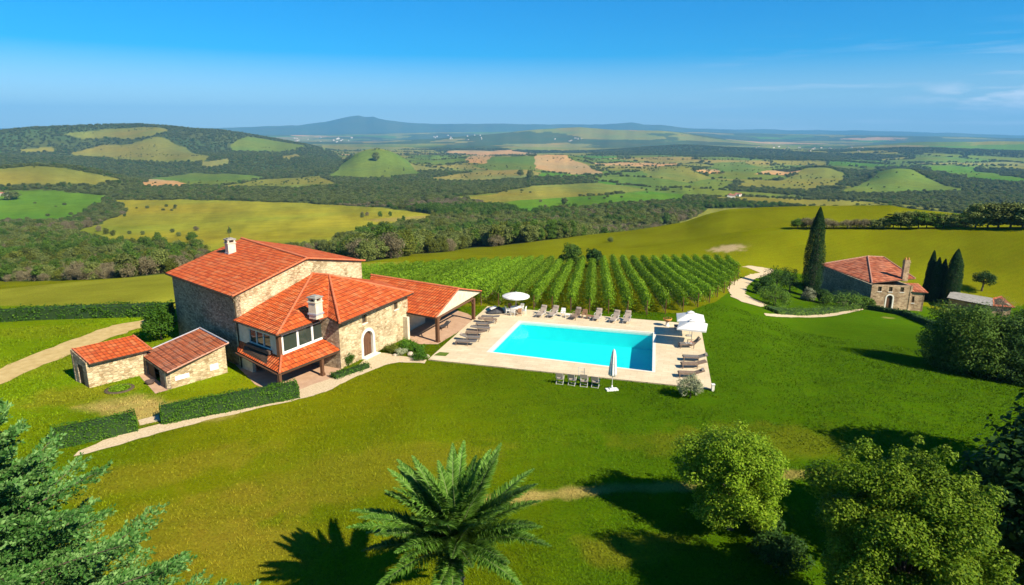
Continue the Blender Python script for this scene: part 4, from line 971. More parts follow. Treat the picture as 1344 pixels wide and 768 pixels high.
for (ax, ay, bx, by) in ((230, 500, 248, 489), (276, 487, 286, 476)):
    a0_, z0_ = BW.hit(ax, ay); a1_, z1_ = BW.hit(bx, by); pz = MB(); BW.slab(pz, a0_, a1_, max(z0_, .45), max(z1_, .9), -.02, .025); pz.build('plaster_patch', MT['white'], SB, origin=oB)
w = MB(); BL = Wall(pb, p + ub * .003, 0, [zr(pb), zr(p)], .3); BL.mesh(w, [(BL.L * .2, BL.L * .75, 0, 1.28)]); w.build('wall', MT['stone_dark'], SB, origin=oB)['label'] = 'shaded low wall with open doorway'
d_ = MB(); BL.slab(d_, BL.L * .2, BL.L * .47, 0, 1.28, -.2, -.14); d_.build('door', MT['dark_wood'], SB, origin=oB)
w = MB(); Wall(q, qb, 0, [zr(q), zr(qb)], .3).mesh(w); Wall(qb, pb, 0, [zr(qb), zr(pb)], .3).mesh(w); w.build('wall', MT['stone_dark'], SB, origin=oB)

# ------------------------------------------------------------------ second house, right
g0 = ground(1142, 404); zg = float(g0[2]); orgh = np.array([g0[0], g0[1], zg])
HS = empty('stone_house', orgh, 'smaller tan stone house with faded hip roof and tall chimney between cypresses on the right', 'house')
def onh(px, py, h): return at(px, py, zg + h)
kf = (CAM_H - zg) / CAM_H
cF = at(1140.5, 404, zg); cR = at(1211, 406.5, zg); cM = cF + (cR - cF) * .76
HW = Wall(cF, cF + (cR - cF) * .76, zg - .6, 1, .35)
eh = HW.hit(1141, 373)[1] - zg
eF = onh(1144.5, 371.5, eh); eR = onh(1201, 365.5, eh); eL = onh(1076, 347, eh); 
ah = eh + 1.9
T1 = onh(1139, 336.5, ah); T2 = onh(1160, 337.5, ah)
eB = eR + (eL - eF)
rf = Roof(orgh); rf.plane([eL, eF, T1], (0, 1), .14); rf.plane([eF, eR, T2, T1], (0, 1), .14); rf.plane([eR, eB, T2], (0, 1), .14); rf.plane([eB, eL, T1, T2], (0, 1), .14)
hr = rf.build('roof', [MT['tile_pink'], MT['dark_wood']], HS)
cm = MB()
for a, b in ((eF, T1), (T1, T2), (eL, T1), (eR, T2)): cap_line(cm, a, b, .15, .5)
cm.build('ridge_tiles', MT['tile_cap_pink'], hr, origin=orgh)
HW.z1 = (zg + eh - .1, zg + eh - .1)
def opn(x0, x1, y0, y1):
    a = HW.hit(x0, (y0 + y1) / 2)[0]; b = HW.hit(x1, (y0 + y1) / 2)[0]; return (a, b, HW.hit((x0 + x1) / 2, y1)[1], HW.hit((x0 + x1) / 2, y0)[1])
ws = [opn(1153, 1157, 372.5, 378.5), opn(1167.5, 1172, 371.5, 377.5), opn(1183, 1187, 370, 375)]
ws = [(a, max(b, a + .55), zg + eh - 1.15, zg + eh - .35) for a, b, z0, z1 in ws]
dr = opn(1163, 1171, 387.5, 404)
w = MB(); HW.mesh(w, ws + [(dr[0] - .04, dr[1] + .04, zg - .6, dr[3] + .02)]); w.build('wall', MT['stone_house'], HS, origin=orgh)['label'] = 'sunlit tan stone front'
for k in ws: HW.window(HS, orgh, *k, mat='wood', depth=.16)
HD = Wall(HW.p, HW.q, zg - .02, zg + eh, .35); HD.arch_door(HS, orgh, dr[0], dr[1], dr[3], band=.2)
wl_ = xy(eL) - uv2(xy(eL) - xy(eF)) * .4 - HW.n * .35
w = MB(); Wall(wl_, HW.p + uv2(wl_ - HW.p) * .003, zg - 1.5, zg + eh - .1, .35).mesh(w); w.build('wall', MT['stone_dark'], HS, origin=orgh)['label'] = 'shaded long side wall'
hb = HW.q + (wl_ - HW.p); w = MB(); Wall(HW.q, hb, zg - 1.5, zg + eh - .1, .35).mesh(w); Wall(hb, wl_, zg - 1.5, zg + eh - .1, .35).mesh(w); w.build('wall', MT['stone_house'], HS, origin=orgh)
# lean-to at the right end
LT = Wall(cM + (cR - cM) * .003, cR, zg - .6, 1, .3)
lh = LT.hit(1202, 383.5)[1]; 
LTW = Wall(LT.p - HW.n * .12, LT.q - HW.n * .12, zg - .6, [lh, lh], .3)
a = LTW.hit(1194.5, 393)[0]; b = LTW.hit(1200, 393)[0]; zz0 = LTW.hit(1197, 397.5)[1]; zz1 = LTW.hit(1197, 389)[1]
a = max(a, .12); b = max(b, a + .4)
w = MB(); LTW.mesh(w, [(a, b, zz0, zz1)]); Wall(LTW.q, LTW.q - HW.n * 3.6, zg - .8, [lh, lh + .5], .3).mesh(w); w.build('wall', MT['stone_house'], HS, origin=orgh)
LTW.window(HS, orgh, a, b, zz0, zz1, 1, .06, 'wood')
k0 = np.array([*LTW.pt(-.1, lh, .3)]); k1 = np.array([*LTW.pt(LTW.L + .4, lh - .05, .3)]); k2 = np.array([*LTW.pt(LTW.L + .4, lh + .7, -3.4)]); k3 = np.array([*LTW.pt(-.1, lh + .75, -3.4)])
k0[2] += .1; k1[2] += .06
rf = Roof(orgh); rf.plane([k0, k1, k2, k3], (0, 1), .12); rf.build('roof', [MT['tile_pink'], MT['dark_wood']], HS)['label'] = 'lean-to roof at the right end'
cb = onh(1189.5, 372, eh + .2); cc_ = cb[:2] - HW.n * 5.0
zt_ = 0
d = ray(1190, 341); t = np.hypot(*cc_) / np.hypot(d[0], d[1]); ctop = CAM_H + d[2] * t
d = ray(1190, 345); ccx = np.array([d[0], d[1]]) * t
b = MB(); b.box((ccx[0], ccx[1], (ctop + zg + eh - .3) / 2), (.85, .75, ctop - zg - eh + .3), math.atan2(HW.u[1], HW.u[0])); b.box((ccx[0], ccx[1], ctop - .35), (1.0, .9, .12), math.atan2(HW.u[1], HW.u[0]))
co = b.build('chimney', MT['stone_house'], hr, origin=orgh)
b = MB()
for s_ in (-.24, .24): b.lathe([(.10, 0), (.16, .05), (.14, .32), (.11, .42)], 10, (ccx[0] + HW.u[0] * s_, ccx[1] + HW.u[1] * s_, ctop - .02))
b.build('chimney_pot', MT['pot'], co, origin=orgh)

# tumbledown shed beyond the big bush, far right
g0 = ground(1300, 414); o_ = np.array([g0[0], g0[1], g0[2]]); RS = empty('ruined_shed', o_, 'tumbledown low shed roofed with grey slabs behind the round bush on the far right', 'shed')
u1 = np.array([.93, -.36]); u2 = np.array([.36, .93])
def rp(a, b, z): q_ = o_[:2] + u1 * a + u2 * b; return np.array([q_[0], q_[1], o_[2] + z])
w = MB(); Wall(rp(0, 0, 0), rp(2.6, 0, 0), o_[2] - .5, o_[2] + 1.7, .35).mesh(w, [(.7, 1.5, o_[2] - .5, o_[2] + 1.1)]); Wall(rp(2.6, 0, 0), rp(2.6, 5.2, 0), o_[2] - .5, o_[2] + 1.9, .35).mesh(w); Wall(rp(-5.2, 3.5, 0), rp(0, .0, 0), o_[2] - .8, o_[2] + 1.6, .35).mesh(w); w.build('wall', MT['stone_house'], RS, origin=o_)
rf = Roof(o_); rf.plane([rp(-5.6, 3.3, 1.65), rp(0, -.35, 1.62), rp(.6, 2.6, 2.35), rp(-4.6, 5.8, 2.3)], (0, 1), .12); rf.build('roof', [MT['slab'], MT['dark_wood']], RS)['label'] = 'grey slab roof'
rf = Roof(o_); rf.plane([rp(0.02, -.35, 1.66), rp(3.0, -.3, 1.72), rp(2.6, 5.4, 2.25), rp(.62, 2.62, 2.36)], (0, 1), .12); rf.build('roof', [MT['tile_old'], MT['dark_wood']], RS)['label'] = 'browned tile roof'
#@@PART4
# ------------------------------------------------------------------ plants
def rand_dirs(n, rng):
    v = rng.normal(size=(n, 3)); return v / np.linalg.norm(v, axis=1)[:, None]

def leaf_quads(P, size, rng, aspect=0.6, face=None, droop=0.0, jitter=0.35):
    """one diamond-shaped leaf at each point; face: preferred normal (n,3) or None"""
    n = len(P); N = rand_dirs(n, rng)
    if face is not None: N = N * 0.75 + face; N /= np.linalg.norm(N, axis=1)[:, None]
    T = np.cross(N, rand_dirs(n, rng)); T /= np.linalg.norm(T, axis=1)[:, None] + 1e-9
    T[:, 2] -= droop; B = np.cross(N, T); B /= np.linalg.norm(B, axis=1)[:, None] + 1e-9
    s = (size * (1 + jitter * rng.uniform(-1, 1, n)))[:, None]
    V = np.stack([P - T * s * .5, P + B * s * aspect * .5 + T * s * .08, P + T * s * .5, P - B * s * aspect * .5 + T * s * .08], 1).reshape(-1, 3)
    Q = np.arange(4 * n).reshape(n, 4)
    return V, Q

def clump_points(centers, radii, per, rng, shell=0.55, squash=0.8):
    """leaf positions in soft shells round clump centres"""
    n = len(centers); k = np.maximum(3, (per * (radii / radii.mean()) ** 2).astype(int))
    C_ = np.repeat(centers, k, 0); R_ = np.repeat(radii, k)[:, None]
    d = rand_dirs(len(C_), rng); rr = rng.uniform(shell, 1.0, len(C_))[:, None] ** 0.7
    P = C_ + d * R_ * rr * np.array([1, 1, squash]); return P, d

def lumpy(n, rx, ry, rz, rng, lo=0.45, up=True, seed=0, bottom=-0.75):
    """clump centres filling an uneven crown"""
    d = rand_dirs(n * 3, rng); d = d[d[:, 2] > bottom][:n]
    lump = 0.50 + 0.95 * fbm(d[:, 0] * 2.1 + 9 + seed, d[:, 1] * 2.1 + d[:, 2] * 1.7 + seed * 3.1, 3, seed)
    r = rng.uniform(lo, 1, len(d)) ** 0.45 * lump
    return d * r[:, None] * np.array([rx, ry, rz])

def skeleton(mb, base, top, tips, r0, rng, n=6):
    """tapered trunk and limbs that end inside the crown"""
    base, top = np.array(base, float), np.array(top, float)
    mid = (base + top) / 2 + np.array([rng.uniform(-.1, .1), rng.uniform(-.1, .1), 0]) * r0 * 5
    mb.tube([base - [0, 0, .3], base + [0, 0, .15 * (top[2] - base[2])], mid, top], [r0 * 1.35, r0, r0 * .75, r0 * .3], 8)
    for t in tips:
        t = np.array(t, float); f = rng.uniform(.35, .85); a = base + (top - base) * f
        b = a + (t - a) * .5 + np.array([0, 0, .12 * np.linalg.norm(t - a)])
        mb.tube([a, b, t], [r0 * .42 * (1.1 - f * .6), r0 * .25 * (1.1 - f * .5), r0 * .06], n, cap=False)

def tree_meshes(name, rx, rz, trunk_h, leaf, mat, clumps, per, seed, cr=(0.22, 0.4), lo=0.4, r0=None, aspect=.6, bottom=-.75, shell=.4, squash=.8):
    """crown and trunk meshes of one broad-leaved tree; origin at the foot"""
    rng = np.random.default_rng(seed)
    cen = lumpy(clumps, rx * .82, rx * .82, rz * .85, rng, lo, seed=seed % 13, bottom=bottom) + np.array([0, 0, trunk_h + rz * .8])
    ctr = np.array([0, 0, trunk_h + rz * .8]); sh = cen[rng.uniform(size=len(cen)) < .22]; sh = ctr + (sh - ctr) * rng.uniform(1.02, 1.34, (len(sh), 1)); cen = np.concatenate([cen, sh])
    rad = rng.uniform(cr[0], cr[1], len(cen)) * rx; rad[-len(sh) or len(rad):] *= .55
    P, d = clump_points(cen, rad, per, rng, shell, squash)
    face = d * .8 + np.array([0, 0, .7])
    V, Q = leaf_quads(P, leaf, rng, aspect, face)
    crown = fastmesh(name + '_crown', V, Q, [mat])
    mb = MB(); tips = cen[rng.choice(len(cen), min(14, len(cen)), replace=False)]
    skeleton(mb, (0, 0, 0), (0, 0, trunk_h + rz * 1.1), tips, r0 or rx * .075, rng)
    me = bpy.data.meshes.new(name + '_trunk'); me.from_pydata(mb.v, [], mb.f); me.materials.append(MT['bark']); me.polygons.foreach_set('use_smooth', [True] * len(mb.f)); me.update()
    return crown, me

def plant_tree(name, loc, meshes, label, cat='tree', group=None, rz=0, s=1.0, sz=None):
    r = empty(name, loc, label, cat, group, rz); r.scale = (s, s, sz or s)
    link('crown', meshes[0], r); link('trunk', meshes[1], r); return r

def P3(px, py): return near_at(px, py)

# --- foreground: yellow-green broad-leaved trees on the right
def tree_at(px, py_base, **k):
    g = ground(px, py_base); return g
m = tree_meshes('round_tree', 2.9, 2.95, .75, .115, MT['fol_yellow'], 170, 310, 41, (.13, .30), .30, .16, .62, bottom=-.8)
gA = ground(958, 694); plant_tree('broadleaf_tree', gA, m, 'round yellow green leafy tree on the lawn between the palm and the largest tree')
m = tree_meshes('big_tree', 3.45, 5.0, .7, .115, MT['fol_yellow'], 330, 380, 43, (.11, .26), .35, .24, .62, bottom=-.85)
b_ = ray(1192, 700); t_ = 25.6 / np.hypot(b_[0], b_[1]); plant_tree('broadleaf_tree', (b_[0] * t_, b_[1] * t_, 0), m, 'largest yellow green leafy tree, crown filling the lower right of the view', rz=.6, s=.95)
m = tree_meshes('low_tree', 2.7, 2.6, .5, .115, MT['fol_yellow'], 160, 310, 47, (.14, .3), .4, .16)
b_ = ray(1320, 760); t_ = 20.0 / np.hypot(b_[0], b_[1]); plant_tree('broadleaf_tree', (b_[0] * t_, b_[1] * t_, 0), m, 'lower yellow green tree at the lower right corner, right of the largest tree')
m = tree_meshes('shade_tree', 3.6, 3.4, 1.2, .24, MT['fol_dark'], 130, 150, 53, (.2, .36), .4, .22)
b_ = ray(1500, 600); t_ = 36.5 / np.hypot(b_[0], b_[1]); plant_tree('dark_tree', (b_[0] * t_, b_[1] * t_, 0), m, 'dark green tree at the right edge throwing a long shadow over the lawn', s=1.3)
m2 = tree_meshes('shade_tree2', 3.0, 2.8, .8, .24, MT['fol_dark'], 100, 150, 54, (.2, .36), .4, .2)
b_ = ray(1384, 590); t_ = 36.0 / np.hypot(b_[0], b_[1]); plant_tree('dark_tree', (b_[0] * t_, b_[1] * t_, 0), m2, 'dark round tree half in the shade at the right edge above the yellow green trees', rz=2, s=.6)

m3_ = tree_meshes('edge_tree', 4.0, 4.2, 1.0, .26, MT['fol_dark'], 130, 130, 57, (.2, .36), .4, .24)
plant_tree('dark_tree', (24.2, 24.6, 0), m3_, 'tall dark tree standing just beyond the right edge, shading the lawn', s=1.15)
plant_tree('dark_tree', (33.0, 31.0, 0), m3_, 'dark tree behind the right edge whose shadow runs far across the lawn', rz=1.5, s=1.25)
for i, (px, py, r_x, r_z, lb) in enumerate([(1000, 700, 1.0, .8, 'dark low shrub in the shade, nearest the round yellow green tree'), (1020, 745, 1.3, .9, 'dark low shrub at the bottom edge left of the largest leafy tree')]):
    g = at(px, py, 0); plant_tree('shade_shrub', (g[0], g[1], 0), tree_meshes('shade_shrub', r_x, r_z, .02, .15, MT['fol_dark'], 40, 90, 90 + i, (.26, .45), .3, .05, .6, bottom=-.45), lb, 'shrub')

# --- foreground palm-like tree seen from above
def palm(loc, zc, R, label):
    root = empty('palm_tree', loc, label, 'palm tree'); rng = np.random.default_rng(5)
    mb = MB(); mb.tube([(0, 0, -.2), (.05, 0, zc * .4), (0, .06, zc * .8), (0, 0, zc)], [.36, .27, .26, .32], 12)
    for k in range(26):
        a = k * 2.4; z = zc * (.25 + .72 * k / 26); mb.box((.27 * math.cos(a), .27 * math.sin(a), z), (.14, .2, .16), a, tilt=('Y', -.5))
    mb.build('trunk', MT['bark'], root)
    n = 66
    for i in range(n):
        ring = [0, 1, 2, 3, 1, 2][i % 6]; a = i * 2.39996 + rng.uniform(-.15, .15)
        el = [1.32, 1.0, .62, .15][ring] + rng.uniform(-.12, .12); Ln = R * [0.98, 1.14, 1.16, 1.0][ring] * rng.uniform(.9, 1.08)
        m_ = 40; t = np.linspace(0, 1, m_); bend = [.42, .50, .50, .45][ring]
        th = el - bend * t ** 1.5; ds = Ln / (m_ - 1)
        rr = np.concatenate([[0], np.cumsum(np.cos(th[:-1]) * ds)]); zz = np.concatenate([[0], np.cumsum(np.sin(th[:-1]) * ds)])
        side = rng.uniform(-.12, .12) * t ** 2 * Ln
        ca, sa = math.cos(a), math.sin(a)
        S = np.stack([rr * ca - side * sa, rr * sa + side * ca, zz + zc - .05], 1)
        tg = np.gradient(S, axis=0); tg /= np.linalg.norm(tg, axis=1)[:, None]
        wd = np.cross(tg, np.array([0, 0, 1.0])); wd /= np.linalg.norm(wd, axis=1)[:, None]; upv = np.cross(wd, tg)
        st = MB(); st.tube([S[j] for j in range(0, m_, 4)] + [S[-1]], list(np.linspace(.042, .008, len(range(0, m_, 4)) + 1)), 5)
        fr = st.build('frond', MT['rachis'], root)
        # leaflets: dense, narrow, raised to a V and swept towards the tip
        nl = 190; Vv = []
        tt = np.repeat(np.linspace(.07, .995, nl), 2) + rng.uniform(-.003, .003, 2 * nl); sg = np.tile([1.0, -1.0], nl)
        f = tt * (m_ - 1); j = np.clip(f.astype(int), 0, m_ - 2); q = (f - j)[:, None]
        B = S[j] * (1 - q) + S[j + 1] * q; T_ = tg[j]; W_ = wd[j] * sg[:, None]; U_ = upv[j]
        ll = .86 * np.minimum(1, (tt - .03) * 6) * (1.02 - tt) ** .72 * rng.uniform(.8, 1.1, len(tt))
        lift = rng.uniform(-.15, 1.0, len(tt)); sw = .45 + .5 * tt
        D = W_ + U_ * lift[:, None] + T_ * sw[:, None]; D /= np.linalg.norm(D, axis=1)[:, None]
        hw = np.cross(D, U_ + W_ * rng.uniform(-.4, .4, len(tt))[:, None]); hw /= np.linalg.norm(hw, axis=1)[:, None]; hw *= .026
        M_ = B + D * (ll * .45)[:, None]; E_ = B + D * ll[:, None] - U_ * (ll * .22)[:, None]
        V = np.stack([B - hw * .5, B + hw * .5, M_ + hw, M_ - hw, E_], 1).reshape(-1, 3)
        k5 = np.arange(len(tt))[:, None] * 5
        Q1 = k5 + np.array([[0, 1, 2, 3]]); Q2 = k5 + np.array([[3, 2, 4, 4]])
        tri = np.concatenate([k5 + np.array([[0, 1, 2]]), k5 + np.array([[0, 2, 3]]), k5 + np.array([[3, 2, 4]])])
        link('leaflets', fastmesh('leaflets', V, tri, [MT['fol_palm']]), fr)
    hb = MB(); hb.lathe([(0.02, zc + .5), (.10, zc + .35), (.16, zc + .1), (.2, zc - .15)], 10); hb.build('crown_bud', MT['rachis'], root)
    return root
zc = 5.0; pc_ = at(598, 714, zc); palm((pc_[0], pc_[1], 0), zc, 3.4, 'palm tree with long feathery fronds seen from above at the bottom centre')

# --- foreground conifer with drooping layered boughs
def conifer(loc, Hh, label, seed=3):
    root = empty('conifer_tree', loc, label, 'tree'); rng = np.random.default_rng(seed)
    mb = MB(); mb.tube([(0, 0, -.2), (0, 0, Hh * .5), (0, 0, Hh)], [.34, .2, .02], 10); Pn, Dn, Un = [], [], []
    nb = 120
    for i in range(nb):
        f = (i + .5) / nb; z = Hh * (.10 + .88 * f); Ln = (Hh * .47) * (1 - f) ** .82 * rng.uniform(.70, 1.18) + .25
        a = i * 2.39996 + rng.uniform(-.2, .2); e0 = .30 + .5 * f
        m_ = 14; t = np.linspace(0, 1, m_); th = e0 - .62 * t + .45 * t ** 3
        ds = Ln / (m_ - 1); rr = np.concatenate([[0], np.cumsum(np.cos(th[:-1]) * ds)]); zz = np.concatenate([[0], np.cumsum(np.sin(th[:-1]) * ds)])
        S = np.stack([rr * math.cos(a), rr * math.sin(a), zz + z], 1)
        mb.tube([S[0], S[4], S[8], S[-1]], [.05 * (1 - f) + .02, .035 * (1 - f) + .015, .02, .006], 5, cap=False)
        # side sprays in a flat fan, then needles tufts along the sprays
        ns = int(10 + 17 * (1 - f)); tt = np.linspace(.12, 1, ns)
        for s_ in (-1, 1):
            for q in tt:
                j = min(int(q * (m_ - 1)), m_ - 2); b0 = S[j] + (S[j + 1] - S[j]) * (q * (m_ - 1) - j)
                tg = uv2(S[j + 1] - S[j]); sd = uv2(np.cross(tg, [0, 0, 1])) * s_
                l = Ln * .40 * (1 - q * .80) * rng.uniform(.7, 1.15) + .12
                d = uv2(sd * (1 - .35 * q) + tg * (.55 + .7 * q) + np.array([0, 0, rng.uniform(-.22, .14)]))
                k = max(5, int(l / .034)); w = np.linspace(.04, 1, k)
                pp = b0 + d[None] * (w * l)[:, None]; pp[:, 2] -= .14 * l * w ** 2
                pp = pp + rng.normal(size=pp.shape) * .022
                Pn.append(pp); Dn.append(np.tile(d, (k, 1))); Un.append(np.tile(sd, (k, 1)))
    P = np.concatenate(Pn); D = np.concatenate(Dn); U = np.concatenate(Un); P = np.repeat(P, 2, 0); D = np.repeat(D, 2, 0); U = np.repeat(U, 2, 0); n = len(P)
    sg = np.tile([1., -1.], n // 2)[:, None]
    T = D * .9 + np.cross(D, rand_dirs(n, rng)) * .9 + U * 0 + np.array([0, 0, .25]); T /= np.linalg.norm(T, axis=1)[:, None]
    B = np.cross(T, rand_dirs(n, rng)); B /= np.linalg.norm(B, axis=1)[:, None]
    s = rng.uniform(.085, .16, n)[:, None]; wq = s * .26
    V = np.stack([P - B * wq * .6, P + T * s * .5 - B * wq, P + T * s, P + T * s * .5 + B * wq], 1).reshape(-1, 3)
    mb.build('trunk', MT['bark'], root)
    link('foliage', fastmesh('needles', V, np.arange(4 * n).reshape(n, 4), [MT['fol_conifer']]), root)
    return root
cz = 13.8; b_ = ray(-34, 640); t_ = 19.6 / np.hypot(b_[0], b_[1]); conifer((b_[0] * t_, b_[1] * t_, 0), cz, 'large silvery green fir with layered boughs at the lower left corner')

# --- hedges: clipped boxes of small leaves
def hedge(name, p, q, wd, h, label, cat='hedge', mat='fol_hedge', leaf=.11, dens=150, wob=.10, seed=1, group=None, zb=None):
    rng = np.random.default_rng(seed); p, q = np.array(p[:2], float), np.array(q[:2], float); L_ = np.hypot(*(q - p)); u = (q - p) / L_; n = np.array([-u[1], u[0]])
    o = (p + q) / 2; oz = float(height(o[0], o[1])); R = empty(name, (o[0], o[1], oz), label, cat, group)
    A_ = 2 * L_ * h + L_ * wd + 2 * wd * h; N = int(A_ * dens)
    a = rng.uniform(-L_ / 2, L_ / 2, N); per = 2 * h + wd; s = rng.uniform(0, per, N)
    y = np.where(s < h, -wd / 2, np.where(s < h + wd, s - h - wd / 2, wd / 2)); z = np.where(s < h, s, np.where(s < h + wd, h, s - h - wd))
    ny = np.where(s < h, -1., np.where(s < h + wd, 0, 1.)); nz_ = np.where((s >= h) & (s < h + wd), 1., 0.)
    e = rng.uniform(size=N) < (2 * wd * h / A_); a = np.where(e, np.sign(rng.uniform(-1, 1, N)) * L_ / 2, a); y = np.where(e, rng.uniform(-wd / 2, wd / 2, N), y); z = np.where(e, rng.uniform(0, h, N), z)
    bul = (fbm(a * 1.3 + seed, z * 1.3 + y, 3, seed) - .5) * 2 * wob * 2.2 + rng.uniform(-wob, wob * .6, N)
    y = y + ny * bul; z = np.maximum(z + nz_ * bul, .02)
    X_ = o[0] + u[0] * a + n[0] * y; Y_ = o[1] + u[1] * a + n[1] * y
    g = height(X_, Y_) - oz
    P = np.stack([X_ - o[0], Y_ - o[1], z + g], 1); fc = np.stack([n[0] * ny, n[1] * ny, nz_ + .35], 1)
    V, Q = leaf_quads(P, leaf, rng, .7, fc)
    link('foliage', fastmesh('hedge_leaves', V, Q, [MT[mat]]), R)
    mb = MB(); k = max(2, int(L_ / 4))
    for i in range(k):
        f0, f1 = -L_ / 2 + L_ * i / k, -L_ / 2 + L_ * (i + 1) / k
        if i == 0: f0 += .08
        if i == k - 1: f1 -= .08
        hw = wd / 2 - .09; c = [(f0, -hw), (f1, -hw), (f1, hw), (f0, hw)]
        pl = [(u[0] * a_ + n[0] * y_, u[1] * a_ + n[1] * y_) for a_, y_ in c]
        gz = [float(height(o[0] + x_, o[1] + y_)) - oz for x_, y_ in pl]
        mb.prism(pl, [v - .1 for v in gz], [v + h - .1 for v in gz])
    mb.build('shade_fill', MT['leaf_core'], R)  # solid dark box painting the shaded inside of the hedge
    return R
hedge('hedge', at(212, 554, 0), at(391, 519.5, 0), 1.3, 1.15, 'longer clipped hedge along the gravel path below the lean-to shed', seed=2)
hedge('hedge', at(70, 586, 0), at(180, 561.5, 0), 1.5, 1.1, 'shorter clipped hedge beside the gravel path, left of the gap, behind the fir', seed=3)
hedge('field_hedge', at(-160, 416, 0), at(226, 412.5, 0), 1.7, 1.35, 'long dark clipped hedge dividing the lawn from the striped field on the far left', leaf=.2, dens=42, wob=.16, seed=4)

# --- shrubs
def shrub_meshes(name, rx, rz, mat, leaf, clumps, per, seed):
    return tree_meshes(name, rx, rz, .02, leaf, MT[mat], clumps, per, seed, (.26, .45), .3, rx * .05, .6, bottom=-.45)
def shrub(name, px, py, rx, rz, mat, label, leaf=.12, clumps=40, per=60, seed=1, cat='shrub', group=None, loc=None):
    return plant_tree(name, P3(px, py) if loc is None else loc, shrub_meshes(name, rx, rz, mat, leaf, clumps, per, seed), label, cat, group, rz=seed * 1.3)
shrub('laurel_bush', 212, 446, 1.55, 2.1, 'fol_hedge', 'big dark green bush against the left wall of the farmhouse', .18, 60, 80, 5, 'bush')
shrub('ball_topiary', 458, 480, .55, .7, 'fol_hedge', 'small clipped ball bush on a stem beside the arched door', .08, 30, 50, 6)
hedge('low_hedge', at(436, 497, 0), at(483, 482, 0), .8, .45, 'low loose box planting along the front wall between porch and door', 'hedge', 'fol_hedge', .10, 140, .14, 7)
for i, (px, py, r_x, r_z, mt_, lb) in enumerate([(513, 462, .75, .42, 'fol_olive', 'low olive green shrub right of the arched door'), (534, 459, 1.0, .62, 'fol_hedge', 'widest green shrub of the rockery by the pavilion corner'),
        (526, 466, .6, .35, 'fol_pale', 'small pale grey shrub in the middle of the rockery'), (553, 472, .8, .48, 'fol_hedge', 'green shrub at the tip of the rockery beside the pool deck corner'), (549, 461, .7, .4, 'fol_hedge', 'green shrub between rockery and pavilion lawn')]):
    shrub('rockery_shrub', px, py, r_x, r_z, mt_, lb, .11, 26, 46, 20 + i)
for i, (px, py, s) in enumerate([(539, 466, .34), (546, 468, .26), (530, 462, .22), (560, 469, .30), (519, 467, .25), (543, 472, .2)]):
    g = at(px, py, 0); mb = MB(); rng = np.random.default_rng(80 + i)
    bm = bmesh.new(); bmesh.ops.create_icosphere(bm, subdivisions=2, radius=s)
    for v in bm.verts: v.co *= 1 + .3 * (vnoise(np.array(v.co.x * 4 + i), np.array(v.co.y * 4 + v.co.z * 3), i) - .5); v.co.z *= .62
    me = bpy.data.meshes.new('rock'); bm.to_mesh(me); bm.free(); me.materials.append(MT['rock'])
    o = link('rock', me, None, (g[0], g[1], s * .3)); tag(o, 'pale rough stone of the rockery between the shrubs', 'rock', 'stones of the rockery')
shrub('feathery_shrub', 906, 522, .95, 1.15, 'fol_pale', 'pale feathery shrub at the near right corner of the pool deck', .11, 46, 60, 31)
# flower bed ring
g = at(157, 511, 0); mb = MB(); mb.lathe([(1.05, .0), (1.05, .05), (.78, .07), (.74, .02)], 28); ob = mb.build('flower_bed', MT['rust'], None, (g[0], g[1], .02))
ob.data.materials[0] = noisy('bare_soil', (.07, .05, .03), (.13, .095, .055), 6, .95, .4)
rng = np.random.default_rng(4); n = 700; a = rng.uniform(0, 6.28, n); r_ = .78 * np.sqrt(rng.uniform(0, 1, n)); V, Q = leaf_quads(np.stack([r_ * np.cos(a), r_ * np.sin(a), rng.uniform(.03, .14, n)], 1), .14, rng, .5, np.tile([0, 0, 1.], (n, 1)))
link('plants', fastmesh('bed_leaves', V, Q, [MT['fol_vine']]), ob); tag(ob, 'round green flower bed ringed with bare soil in front of the sheds', 'flower bed')
# stone trough by the lean-to
g = at(197, 504, 0); mb = MB(); mb.lathe([(.02, .0), (.28, .0), (.36, .26), (.30, .26), (.24, .10), (.02, .10)], 16); tag(mb.build('stone_trough', MT['rust'], None, (g[0], g[1], .02)), 'small round dark stone trough on the yard paving before the lean-to shed', 'trough')

# --- cypresses and trees round the second house
def cypress_meshes(Hc, Rc, seed, leaf=.16, n=9000):
    rng = np.random.default_rng(seed); t = rng.uniform(0, 1, n); a = rng.uniform(0, 2 * math.pi, n)
    prof = Rc * np.minimum(1, (t + .10) * 3.2) ** .5 * (1 - t ** 3.6) ** .9 * (.80 + .40 * fbm(np.cos(a) * 2.2 + seed, t * 11 + np.sin(a) * 2.2, 3, seed)) + .03
    rr = prof * rng.uniform(.25, 1.05, n) ** .45; P = np.stack([rr * np.cos(a), rr * np.sin(a), t * Hc + .15], 1)
    fc = np.stack([np.cos(a), np.sin(a), np.full(n, .3)], 1) * .7; V, Q = leaf_quads(P, leaf, rng, .5, fc)
    crown = fastmesh('cypress_crown', V, Q, [MT['fol_cypress']])
    mb = MB(); mb.tube([(0, 0, -.3), (0, 0, Hc * .4), (0, 0, Hc * .9)], [Rc * .2, Rc * .5, .03], 8); mb.v = mb.v
    me = bpy.data.meshes.new('cypress_trunk'); me.from_pydata(mb.v, [], mb.f); me.materials.append(MT['bark']); me.update()
    return crown, me
def hgt_at(loc, py):
    lo, hi = 0, 40
    for _ in range(40):
        m_ = (lo + hi) / 2; v = np.array([loc[0], loc[1], loc[2] + m_]) - CAM; yy = 384 - F_PX * (v @ _u) / (v @ _f)
        if yy > py: lo = m_
        else: hi = m_
    return lo
